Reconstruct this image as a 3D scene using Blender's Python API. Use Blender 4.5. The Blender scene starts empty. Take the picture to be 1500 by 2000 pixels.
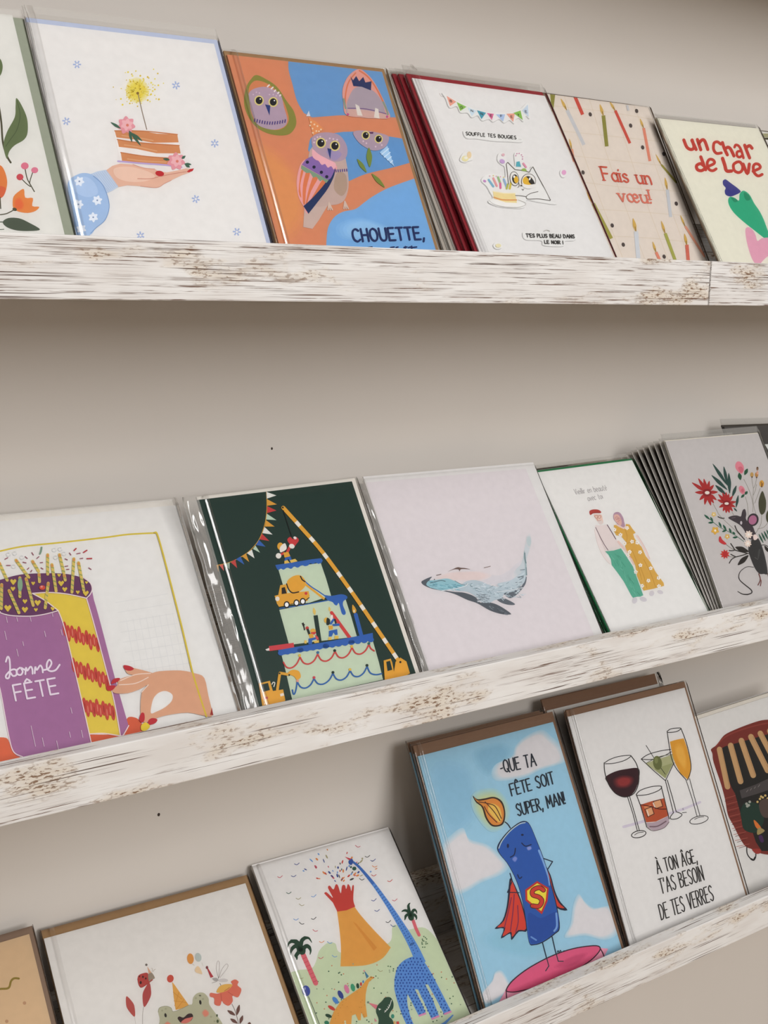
import bpy, bmesh, math, random
from mathutils import Vector, Matrix, noise
from mathutils.geometry import tessellate_polygon

scene = bpy.context.scene
COL = scene.collection

# ------------------------------------------------------------------ camera
FPX = 2150.0                                   # focal length in pixels of the 1500 x 2000 frame
YAW, PITCH, ROLL = 0.58246, 0.18986, 0.01006
CAM = Vector((0.0, -0.70215, 0.00152))
fwd = Vector((math.sin(YAW) * math.cos(PITCH), math.cos(YAW) * math.cos(PITCH), -math.sin(PITCH)))
_r = Vector((math.cos(YAW), -math.sin(YAW), 0.0))
_u = _r.cross(fwd)
rgt = _r * math.cos(ROLL) + _u * math.sin(ROLL)
upv = _u * math.cos(ROLL) - _r * math.sin(ROLL)
cam_data = bpy.data.cameras.new('camera')
cam_data.sensor_fit = 'VERTICAL'
cam_data.sensor_height = 36.0
cam_data.lens = 36.0 * FPX / 2000.0
cam_data.clip_start = 0.02
cam = bpy.data.objects.new('camera', cam_data)
COL.objects.link(cam)
m = Matrix((rgt, upv, -fwd)).transposed().to_4x4()
m.translation = CAM
cam.matrix_world = m
scene.camera = cam

# ------------------------------------------------------------------ light and exposure
scene.view_settings.view_transform = 'Standard'
scene.view_settings.look = 'None'
scene.view_settings.gamma = 1.0
scene.view_settings.use_curve_mapping = False
scene.view_settings.exposure = 0.0
scene.cycles.transparent_max_bounces = 24
scene.cycles.max_bounces = 8
scene.cycles.sample_clamp_indirect = 4.0

world = bpy.data.worlds.new('shop_interior')
scene.world = world
world.use_nodes = True
world.node_tree.nodes['Background'].inputs[0].default_value = (1.0, 0.92, 0.84, 1)
world.node_tree.nodes['Background'].inputs[1].default_value = 0.20

def area(name, loc, target, sx, sy, power, col=(1.0, 0.98, 0.966)):
    d = bpy.data.lights.new(name, 'AREA')
    d.shape = 'RECTANGLE'; d.size = sx; d.size_y = sy; d.energy = power; d.color = col
    o = bpy.data.objects.new(name, d); COL.objects.link(o)
    o.location = loc
    o.rotation_euler = (Vector(target) - Vector(loc)).to_track_quat('-Z', 'Y').to_euler()
    return o
area('shop_front_daylight', (1.25, -3.0, 1.15), (0.6, 0.1, -0.3), 1.7, 1.8, 71)
TRACK = (0.02, -1.70, 1.45)
area('ceiling_track_lamp', TRACK, (0.02, -1.70, 0.0), 0.34, 1.5, 18.0)

# ------------------------------------------------------------------ materials
def lin(h):
    h = h.lstrip('#')
    out = []
    for i in (0, 2, 4):
        c = int(h[i:i + 2], 16) / 255.0
        out.append(c / 12.92 if c <= 0.04045 else ((c + 0.055) / 1.055) ** 2.4)
    return (out[0], out[1], out[2], 1.0)

def new_mat(name):
    mt = bpy.data.materials.new(name); mt.use_nodes = True
    nt = mt.node_tree
    return mt, nt, nt.nodes['Principled BSDF']

def plain_mat(name, hexcol, rough=0.6, var=0.06, scale=60.0, spec=0.3):
    mt, nt, b = new_mat(name)
    tc = nt.nodes.new('ShaderNodeTexCoord')
    n = nt.nodes.new('ShaderNodeTexNoise'); n.inputs['Scale'].default_value = scale; n.inputs['Detail'].default_value = 5
    nt.links.new(tc.outputs['Object'], n.inputs['Vector'])
    mr = nt.nodes.new('ShaderNodeMapRange')
    mr.inputs['To Min'].default_value = 1 - var; mr.inputs['To Max'].default_value = 1 + var
    nt.links.new(n.outputs['Fac'], mr.inputs['Value'])
    mx = nt.nodes.new('ShaderNodeMixRGB'); mx.blend_type = 'MULTIPLY'; mx.inputs[0].default_value = 1
    mx.inputs[1].default_value = lin(hexcol)
    nt.links.new(mr.outputs[0], mx.inputs[2])
    nt.links.new(mx.outputs[0], b.inputs['Base Color'])
    b.inputs['Roughness'].default_value = rough
    b.inputs['Specular IOR Level'].default_value = spec
    return mt

def print_mat():
    mt, nt, b = new_mat('printed_paper')
    at = nt.nodes.new('ShaderNodeAttribute'); at.attribute_name = 'Ink'
    tc = nt.nodes.new('ShaderNodeTexCoord')
    n = nt.nodes.new('ShaderNodeTexNoise'); n.inputs['Scale'].default_value = 140; n.inputs['Detail'].default_value = 4
    nt.links.new(tc.outputs['Object'], n.inputs['Vector'])
    mr = nt.nodes.new('ShaderNodeMapRange'); mr.inputs['To Min'].default_value = 0.94; mr.inputs['To Max'].default_value = 1.06
    nt.links.new(n.outputs['Fac'], mr.inputs['Value'])
    mx = nt.nodes.new('ShaderNodeMixRGB'); mx.blend_type = 'MULTIPLY'; mx.inputs[0].default_value = 1
    nt.links.new(at.outputs['Color'], mx.inputs[1]); nt.links.new(mr.outputs[0], mx.inputs[2])
    nt.links.new(mx.outputs[0], b.inputs['Base Color'])
    b.inputs['Roughness'].default_value = 0.5
    b.inputs['Specular IOR Level'].default_value = 0.25
    return mt

def sleeve_mat(name, bump, rough=0.07, haze=0.0, gain=1.0):
    mt = bpy.data.materials.new(name); mt.use_nodes = True
    nt = mt.node_tree; nt.nodes.clear()
    out = nt.nodes.new('ShaderNodeOutputMaterial')
    tr = nt.nodes.new('ShaderNodeBsdfTransparent'); tr.inputs[0].default_value = (0.985, 0.985, 0.98, 1)
    gl = nt.nodes.new('ShaderNodeBsdfGlossy'); gl.inputs['Roughness'].default_value = rough
    fr = nt.nodes.new('ShaderNodeFresnel'); fr.inputs['IOR'].default_value = 1.45
    tc = nt.nodes.new('ShaderNodeTexCoord')
    mp = nt.nodes.new('ShaderNodeMapping'); mp.inputs['Scale'].default_value = (1.0, 0.35, 1.0)
    no = nt.nodes.new('ShaderNodeTexNoise'); no.inputs['Scale'].default_value = 45; no.inputs['Detail'].default_value = 3
    bp = nt.nodes.new('ShaderNodeBump'); bp.inputs['Strength'].default_value = bump; bp.inputs['Distance'].default_value = 0.002
    nt.links.new(tc.outputs['Object'], mp.inputs[0]); nt.links.new(mp.outputs[0], no.inputs['Vector'])
    nt.links.new(no.outputs['Fac'], bp.inputs['Height'])
    if bump:
        nt.links.new(bp.outputs[0], gl.inputs['Normal']); nt.links.new(bp.outputs[0], fr.inputs['Normal'])
    ml = nt.nodes.new('ShaderNodeMath'); ml.operation = 'MULTIPLY'; ml.inputs[1].default_value = gain; ml.use_clamp = True
    nt.links.new(fr.outputs[0], ml.inputs[0])
    mx = nt.nodes.new('ShaderNodeMixShader')
    nt.links.new(ml.outputs[0], mx.inputs[0]); nt.links.new(tr.outputs[0], mx.inputs[1]); nt.links.new(gl.outputs[0], mx.inputs[2])
    last = mx
    if haze:
        df = nt.nodes.new('ShaderNodeBsdfDiffuse'); df.inputs[0].default_value = (0.8, 0.79, 0.76, 1)
        m2 = nt.nodes.new('ShaderNodeMixShader'); m2.inputs[0].default_value = haze
        nt.links.new(mx.outputs[0], m2.inputs[1]); nt.links.new(df.outputs[0], m2.inputs[2]); last = m2
    nt.links.new(last.outputs[0], out.inputs[0])
    return mt

def wood_mat(name, streaky):
    """whitewashed, worn boards: thin brown grain lines and flecks showing through in patches"""
    mt, nt, b = new_mat(name)
    L = nt.links.new
    tc = nt.nodes.new('ShaderNodeTexCoord')
    def nz(sc, detail=4, rough=0.55, offs=(0, 0, 0)):
        mp = nt.nodes.new('ShaderNodeMapping'); mp.inputs['Scale'].default_value = sc; mp.inputs['Location'].default_value = offs
        n = nt.nodes.new('ShaderNodeTexNoise'); n.inputs['Scale'].default_value = 1.0
        n.inputs['Detail'].default_value = detail; n.inputs['Roughness'].default_value = rough
        L(tc.outputs['Object'], mp.inputs[0]); L(mp.outputs[0], n.inputs['Vector'])
        return n.outputs['Fac']
    def rng(v, a, c, lo=0.0, hi=1.0):
        r = nt.nodes.new('ShaderNodeMapRange'); r.inputs['From Min'].default_value = a; r.inputs['From Max'].default_value = c
        r.inputs['To Min'].default_value = lo; r.inputs['To Max'].default_value = hi; r.clamp = True
        L(v, r.inputs['Value']); return r.outputs[0]
    def mul(a, c, op='MULTIPLY'):
        q = nt.nodes.new('ShaderNodeMath'); q.operation = op; q.use_clamp = True
        L(a, q.inputs[0])
        if isinstance(c, float): q.inputs[1].default_value = c
        else: L(c, q.inputs[1])
        return q.outputs[0]
    def mix(fac, a, c):
        x = nt.nodes.new('ShaderNodeMixRGB'); L(fac, x.inputs[0])
        for i, v in ((1, a), (2, c)):
            if isinstance(v, tuple): x.inputs[i].default_value = v
            else: L(v, x.inputs[i])
        return x.outputs[0]
    lines = rng(nz((8, 1150, 1150), 2, 0.5), 0.54, 0.60)                            # thin grain lines about 1.5 mm apart
    hair = rng(nz((14, 2000, 2000), 2, 0.5, (4, 1, 2)), 0.57, 0.64)
    dash = rng(nz((34, 520, 520), 3, 0.6, (7, 7, 7)), 0.45, 0.57)
    broad = nz((5, 34, 34), 4, 0.6, (5, 2, 9))
    patch = rng(broad, 0.30, 0.50) if streaky else rng(broad, 0.52, 0.64)
    bold = mul(rng(nz((8, 760, 760), 3, 0.5, (3, 7, 1)), 0.60, 0.65), rng(nz((14, 120, 120), 2, 0.5, (8, 3, 3)), 0.46, 0.56))
    blotch = rng(nz((13, 40, 40), 4, 0.6, (1, 8, 4)), 0.55 if streaky else 0.515, 0.66 if streaky else 0.635)
    fleck = rng(nz((190, 520, 520), 3, 0.6, (2, 1, 6)), 0.53, 0.60)
    streak = mul(mul(mul(lines, dash), patch), mul(mul(hair, patch), 0.4), 'ADD')
    flk = mul(fleck, blotch)
    tone = nz((14, 60, 60), 3)
    base = mix(rng(tone, 0.35, 0.65), lin('#eeedeb'), lin('#e2deda'))
    warm = mix(mul(blotch, 0.45), base, lin('#d9c6a8'))
    c1 = mix(mul(streak, 0.92), warm, lin('#633f27'))
    c2 = mix(mul(flk, 0.85), c1, lin('#76502f'))
    c3 = mix(mul(bold, 0.90), c2, lin('#4a2a16'))
    L(c3, b.inputs['Base Color'])
    hg = mul(mul(streak, bold, 'ADD'), flk, 'ADD')
    bp = nt.nodes.new('ShaderNodeBump'); bp.invert = True; bp.inputs['Strength'].default_value = 0.35; bp.inputs['Distance'].default_value = 0.0005
    L(hg, bp.inputs['Height']); L(bp.outputs[0], b.inputs['Normal'])
    b.inputs['Roughness'].default_value = 0.55
    b.inputs['Specular IOR Level'].default_value = 0.25
    return mt

PRINT = print_mat()
WOOD = wood_mat('whitewashed_wood_grainy', True)
WOOD2 = wood_mat('whitewashed_wood_flecked', False)
RAW = plain_mat('raw_board_end', '#b89b78', 0.7, 0.12, 200)
WALLM = plain_mat('painted_wall', '#dbd5ce', 0.75, 0.02, 9.0, 0.15)
SLEEVE = sleeve_mat('clear_sleeve_film', 0.10)
SLEEVE_HAZY = sleeve_mat('clear_sleeve_flap_film', 0.05, 0.2, 0.10, 0.35)
SEAM = sleeve_mat('clear_sleeve_fold_film', 0.0, 0.13, 0.0, 3.6)
CRINKLE = sleeve_mat('crinkled_sleeve_film', 0.6, 0.10, 0.22, 4.5)
KRAFT = plain_mat('kraft_envelope_paper', '#9b7a55', 0.75, 0.10, 220)
ENV = {}
def env_mat(h):
    if h not in ENV: ENV[h] = plain_mat('envelope_paper_%d' % len(ENV), h, 0.7, 0.06, 220)
    return ENV[h]

# ------------------------------------------------------------------ mesh helpers
def link(ob, parent=None):
    COL.objects.link(ob)
    if parent: ob.parent = parent
    return ob
def mesh_obj(name, verts, faces, mats, parent=None, fm=None, smooth=False):
    me = bpy.data.meshes.new(name)
    me.from_pydata(verts, [], faces)
    for mt in (mats if isinstance(mats, (list, tuple)) else [mats]): me.materials.append(mt)
    if fm: me.polygons.foreach_set('material_index', fm)
    if smooth: me.polygons.foreach_set('use_smooth', [True] * len(faces))
    me.update()
    return link(bpy.data.objects.new(name, me), parent)
BOXF = [(0, 3, 2, 1), (4, 5, 6, 7), (0, 1, 5, 4), (1, 2, 6, 5), (2, 3, 7, 6), (3, 0, 4, 7)]
def box_v(a, b):
    (x0, y0, z0), (x1, y1, z1) = a, b
    return [(x0, y0, z0), (x1, y0, z0), (x1, y1, z0), (x0, y1, z0), (x0, y0, z1), (x1, y0, z1), (x1, y1, z1), (x0, y1, z1)]
def box_obj(name, a, b, mat, parent=None, bevel=0.0, seg=2):
    o = mesh_obj(name, box_v(a, b), BOXF, mat, parent)
    if bevel:
        md = o.modifiers.new('bevel', 'BEVEL'); md.width = bevel; md.segments = seg
    return o
def empty(name, mat4):
    o = bpy.data.objects.new(name, None); o.empty_display_size = 0.02
    COL.objects.link(o); o.matrix_world = mat4
    return o
def tag(o, label, cat, group=None):
    o['label'] = label; o['category'] = cat
    if group: o['group'] = group

# ------------------------------------------------------------------ wall and shelves
WALL_Y = 0.183
LIP_T, LIP_H, BOARD = 0.0141, 0.040, 0.015
LEDGE_Z = (0.0, -0.3431, -0.6862)
wl = box_obj('wall_back', (-1.6, WALL_Y, -1.25), (2.8, WALL_Y + 0.1, 1.5), WALLM); wl['kind'] = 'structure'
fl = box_obj('floor', (-1.6, -3.6, -1.30), (2.8, WALL_Y, -1.25), plain_mat('floor_boards', '#b9a58c', 0.6, 0.1, 6)); fl['kind'] = 'structure'

def shelf(x0, x1, z, label, wood):
    root = empty('picture_shelf', Matrix.Translation(((x0 + x1) / 2, WALL_Y, z)))
    c = (x0 + x1) / 2
    f = lambda x, y, zz: (x - c, y - WALL_Y, zz)
    box_obj('front_lip', f(x0, 0.0, 0.0), f(x1, LIP_T, LIP_H), wood, root, 0.0009)
    box_obj('bottom_board', f(x0, LIP_T, 0.0), f(x1, WALL_Y, BOARD), wood, root, 0.0006)
    box_obj('back_rail', f(x0, WALL_Y - 0.015, BOARD), f(x1, WALL_Y, 0.089), wood, root, 0.0008)
    tag(root, label, 'shelf', 'whitewashed card shelves')
    return root
shelf(-0.55, 0.8195, LEDGE_Z[0], 'long whitewashed wooden picture shelf, topmost, left of the seam, under the owl card', WOOD)
shelf(0.8209, 2.2, LEDGE_Z[0], 'whitewashed wooden picture shelf right of the seam, under the red lettered heart card', WOOD)
shelf(-0.55, 2.2, LEDGE_Z[1], 'whitewashed wooden picture shelf in the middle, holding the whale card', WOOD2)
shelf(-0.55, 2.2, LEDGE_Z[2], 'whitewashed wooden picture shelf, lowest, holding the dinosaur and drinks cards', WOOD2)
shelf(-0.55, 2.2, 0.3431, 'whitewashed wooden picture shelf above the picture, its shadow darkening the wall at the upper right', WOOD2)

def wall_speck(px, py, r, label):
    d = rgt * ((px - 750) / FPX) + upv * ((1000 - py) / FPX) + fwd
    c = CAM + d * ((WALL_Y - CAM.y) / d.y)
    bm = bmesh.new(); bmesh.ops.create_icosphere(bm, subdivisions=2, radius=r)
    me = bpy.data.meshes.new('nail_head'); bm.to_mesh(me); bm.free(); me.materials.append(plain_mat('nail_steel', '#3a2e26', 0.5))
    o = link(bpy.data.objects.new('nail_head', me)); o.location = c; o.scale = (1, 0.5, 1.3)
    tag(o, label, 'nail')
wall_speck(310, 1591, 0.0013, 'tiny dark nail head in the wall below the purple cake card')
wall_speck(531, 876, 0.0010, 'tiny dark nail head in the wall above the dark green card')

# ------------------------------------------------------------------ card poses
# name: (shelf, x, y at the foot, yaw, lean, roll, width, height) in metres and radians
POSE = {
'flower':(0,0.1610,0.0176,0.0081,0.3976,0.0590,0.1406,0.1759),
'cake':(0,0.3097,0.0197,0.0091,0.4421,0.0346,0.1401,0.1870),
'owl':(0,0.4594,0.0178,0.0041,0.4631,0.0330,0.1414,0.1864),
'cat':(0,0.6557,0.0198,0.0095,0.5751,0.0115,0.1549,0.2104),
'wish':(0,0.8099,0.0418,0.0103,0.5066,0.0128,0.1418,0.2078),
'char':(0,0.9516,0.0182,-0.0214,0.5591,0.0272,0.1559,0.2004),
'olive':(0,1.1121,0.0197,-0.0023,0.5708,-0.0000,0.1498,0.2051),
'bonne':(1,0.2524,0.0181,-0.0051,0.6792,-0.0059,0.1999,0.2053),
'green':(1,0.4417,0.0194,0.0248,0.5615,0.0182,0.1519,0.1975),
'whale':(1,0.6337,0.0209,-0.0332,0.6417,-0.0009,0.2009,0.2103),
'couple':(1,0.8164,0.0193,-0.0262,0.6730,0.0309,0.1351,0.2010),
'mouse':(1,0.9820,0.0184,-0.0106,0.5116,0.0019,0.1522,0.2089),
'dark':(1,1.1150,0.0482,-0.0088,0.5433,-0.0333,0.1512,0.2129),
'tan':(2,0.1424,0.0176,-0.0005,0.8038,-0.0011,0.1499,0.2071),
'frog':(2,0.3213,0.0199,0.0244,0.8671,-0.0414,0.1902,0.1971),
'dino':(2,0.5068,0.0186,0.0130,0.8610,-0.0251,0.1562,0.2096),
'candle':(2,0.6906,0.0183,0.0087,0.5215,-0.0104,0.1806,0.2555),
'drinks':(2,0.8829,0.0178,-0.0025,0.4714,-0.0077,0.1831,0.2556),
'resto':(2,1.0877,0.0312,-0.0066,0.4413,0.0246,0.2081,0.2100),
}
def frame_of(p):
    s, x, y, yaw, lean, roll, w, h = p
    cy, sy, cl, sl = math.cos(yaw), math.sin(yaw), math.cos(lean), math.sin(lean)
    ex = Vector((cy, sy, 0)); ey = Vector((-sy * sl, cy * sl, cl))
    c, q = math.cos(roll), math.sin(roll)
    ex, ey = ex * c + ey * q, ey * c - ex * q
    en = ex.cross(ey)
    M = Matrix((ex, ey, en)).transposed().to_4x4()
    lift = 0.0006 + abs(math.sin(roll)) * (w / 2 + 0.006) * cl
    M.translation = Vector((x, y, LEDGE_Z[s] + BOARD + lift))
    return M

# ------------------------------------------------------------------ printed artwork
def smooth(pts, closed=True, n=6):
    out = []; N = len(pts)
    rng_ = range(N) if closed else range(N - 1)
    for i in rng_:
        g = (lambda k: pts[k % N]) if closed else (lambda k: pts[max(0, min(N - 1, k))])
        a, b, c, d = g(i - 1), g(i), g(i + 1), g(i + 2)
        for k in range(n):
            t = k / n
            out.append(tuple(0.5 * (2 * b[j] + (c[j] - a[j]) * t + (2 * a[j] - 5 * b[j] + 4 * c[j] - d[j]) * t * t
                                    + (3 * b[j] - a[j] - 3 * c[j] + d[j]) * t ** 3) for j in (0, 1)))
    if not closed: out.append(tuple(pts[-1]))
    return out
def clip(poly, x0, y0, x1, y1):
    for ax, lim, sg in ((0, x0, 1), (0, x1, -1), (1, y0, 1), (1, y1, -1)):
        out = []
        for i in range(len(poly)):
            a, b = poly[i - 1], poly[i]
            da, db = sg * (a[ax] - lim), sg * (b[ax] - lim)
            if (da >= 0) != (db >= 0):
                t = da / (da - db); out.append((a[0] + (b[0] - a[0]) * t, a[1] + (b[1] - a[1]) * t))
            if db >= 0: out.append(b)
        poly = out
        if len(poly) < 3: return []
    return poly
STEP = 7e-6
class Art:
    """flat ink shapes on the front of a card; traced points are carried onto the card's own plane"""
    def __init__(s, key, base):
        s.p = POSE[key]; s.M = frame_of(s.p); s.Mi = s.M.inverted()
        s.w, s.h = s.p[6], s.p[7]
        s.base = base; s.v = []; s.f = []; s.c = []; s.k = 0; s.n = 0; s.hold = False; s.lift = 0.0; s.last = None
        s.o = (0, 0, 1.0); s.raised = []; s.inset = (0, 0, 0, 0)
        s.co = s.Mi @ CAM
    def at(s, ox, oy, sc): s.o = (ox, oy, sc); return s
    def uv(s, q):
        px, py = s.o[0] + q[0] / s.o[2], s.o[1] + q[1] / s.o[2]
        d = rgt * ((px - 750) / FPX) + upv * ((1000 - py) / FPX) + fwd
        d = s.Mi.to_3x3() @ d
        t = -s.co.z / d.z
        return (s.co.x + d.x * t, s.co.y + d.y * t)
    def put(s, polys, col, up=0.0):
        if col != s.last:
            if not s.hold: s.k += 1; s.n = 0
            s.last = col
        s.n += 1
        z = s.k * STEP + (s.n % 4) * 1.2e-6 + up + s.lift
        e = 0.0001
        for qi, P in enumerate(polys):
            zz = z + 2.4e-6 * qi / len(polys)
            P = clip(P, -s.w / 2 + e, e, s.w / 2 - e, s.h - e)
            if len(P) < 3: continue
            A = sum(P[i - 1][0] * P[i][1] - P[i][0] * P[i - 1][1] for i in range(len(P)))
            if abs(A) < 1e-12: continue
            if A < 0: P = P[::-1]
            b = len(s.v); s.v += [(x, y, zz) for x, y in P]
            if len(P) <= 4:
                s.f.append(tuple(range(b, b + len(P)))); s.c.append(col)
            else:
                for t in tessellate_polygon([[Vector((x, y, 0)) for x, y in P]]):
                    a_, b_, c_ = (P[i] for i in t)
                    o_ = (b_[0] - a_[0]) * (c_[1] - a_[1]) - (b_[1] - a_[1]) * (c_[0] - a_[0])
                    s.f.append(tuple(b + i for i in (t if o_ > 0 else t[::-1]))); s.c.append(col)
    def poly(s, col, pts): s.put([[s.uv(q) for q in pts]], col)
    def blob(s, col, pts, n=5): s.put([[s.uv(q) for q in smooth(pts, True, n)]], col)
    def ell(s, col, cx, cy, rx, ry=None, rot=0, n=20):
        ry = rx if ry is None else ry
        c, q = math.cos(math.radians(rot)), math.sin(math.radians(rot))
        n = n if max(rx, ry) / s.o[2] > 4 else 10
        s.poly(col, [(cx + rx * math.cos(a) * c - ry * math.sin(a) * q, cy + rx * math.cos(a) * q + ry * math.sin(a) * c)
                     for a in (2 * math.pi * i / n for i in range(n))])
    def dots(s, col, r, pts):
        for x, y in pts: s.ell(col, x, y, r)
    def line(s, col, w, pts, sm=True, cap=True, closed=False):
        if not sm and len(pts) > 2 and not isinstance(w, (tuple, list)):
            if closed: pts = list(pts) + [pts[0]]
            for q0, q1 in zip(pts, pts[1:]): s.line(col, w, [q0, q1], False, True)
            return
        if sm and len(pts) > 2: pts = smooth(pts, closed, 5)
        if closed: pts = list(pts) + [pts[0]]
        W = (lambda i: w) if not isinstance(w, (tuple, list)) else (lambda i: w[0] + (w[1] - w[0]) * i / (len(pts) - 1))
        L_, R_ = [], []
        for i in range(len(pts)):
            a, b = pts[max(0, i - 1)], pts[min(len(pts) - 1, i + 1)]
            dx, dy = b[0] - a[0], b[1] - a[1]; d = math.hypot(dx, dy) or 1
            nx, ny = -dy / d * W(i) / 2, dx / d * W(i) / 2
            L_.append((pts[i][0] + nx, pts[i][1] + ny)); R_.append((pts[i][0] - nx, pts[i][1] - ny))
        L_ = [s.uv(q) for q in L_]; R_ = [s.uv(q) for q in R_]
        s.put([[L_[i], L_[i + 1], R_[i + 1], R_[i]] for i in range(len(pts) - 1)], col)
        if cap and W(0) / s.o[2] > 1.5:
            for i in (0, len(pts) - 1): s.ell(col, pts[i][0], pts[i][1], W(i) / 2, n=10)
    def seg(s, col, w, items):
        for a, b in items: s.line(col, w, [a, b], False, False)
    def leaf(s, col, a, b, w):
        (x0, y0), (x1, y1) = a, b; dx, dy = x1 - x0, y1 - y0; d = math.hypot(dx, dy) or 1
        nx, ny = -dy / d * w / 2, dx / d * w / 2
        s.blob(col, [a, (x0 + dx * .25 + nx * .75, y0 + dy * .25 + ny * .75), (x0 + dx * .55 + nx, y0 + dy * .55 + ny), b,
                     (x0 + dx * .55 - nx, y0 + dy * .55 - ny), (x0 + dx * .25 - nx * .75, y0 + dy * .25 - ny * .75)], 4)
    def petals(s, col, cx, cy, r, n, w, rot=0, squash=1.0):
        for i in range(n):
            a = math.radians(rot + 360 * i / n)
            s.leaf(col, (cx, cy), (cx + r * math.cos(a), cy + r * squash * math.sin(a)), w)
    def soft(s, c0, c1, pts, n=6, k=0.45):
        a, b = [int(c0[i:i + 2], 16) for i in (1, 3, 5)], [int(c1[i:i + 2], 16) for i in (1, 3, 5)]
        cx = sum(q[0] for q in pts) / len(pts); cy = sum(q[1] for q in pts) / len(pts)
        for i in range(n):
            t = (i + 1) / n; f = 1 - k * i / n
            s.blob('#%02x%02x%02x' % tuple(round(a[j] + (b[j] - a[j]) * t) for j in range(3)),
                   [(cx + (x - cx) * f, cy + (y - cy) * f) for x, y in pts], 4)
    def text(s, col, w, txt, p0, p1, up, serif=0.0):
        adv = [GW.get(ch, 0.5) + 0.2 for ch in txt]; T = sum(adv) - 0.2; x = 0
        vx, vy = (p1[0] - p0[0]) / T, (p1[1] - p0[1]) / T
        for ch, a in zip(txt, adv):
            for st in G.get(ch, ()):
                sm = st[0] == '~'
                pts = [tuple(float(k) for k in q.split(',')) for q in st.lstrip('~').split()]
                if serif:
                    ends = pts if (not sm and len(pts) == 2 and abs(pts[0][0] - pts[1][0]) < .1 and abs(pts[0][1] - pts[1][1]) > .3) else [pts[0]] if (sm and ch in 'uv') else [pts[0], pts[-1]] if ch == 'v' else []
                    for gx, gy in ends:
                        s.line(col, w * .6, [(p0[0] + (x + gx + d) * vx + gy * up[0], p0[1] + (x + gx + d) * vy + gy * up[1]) for d in (-serif, serif)], False)
                s.line(col, w, [(p0[0] + (x + gx) * vx + gy * up[0], p0[1] + (x + gx) * vy + gy * up[1]) for gx, gy in pts], sm)
            x += a
    def sticker(s, name, pts, th=0.0011):
        """a thick paper cut-out glued on the card; ink drawn afterwards lies on top of it"""
        P = [s.uv(q) for q in smooth(pts, True, 4)]
        A = sum(P[i - 1][0] * P[i][1] - P[i][0] * P[i - 1][1] for i in range(len(P)))
        if A < 0: P = P[::-1]
        s.raised.append((name, P, th, len(s.f)))
        s.lift = th
    def flat(s):
        s.lift = 0.0
        s.raised.append((None, None, 0, len(s.f)))

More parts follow.
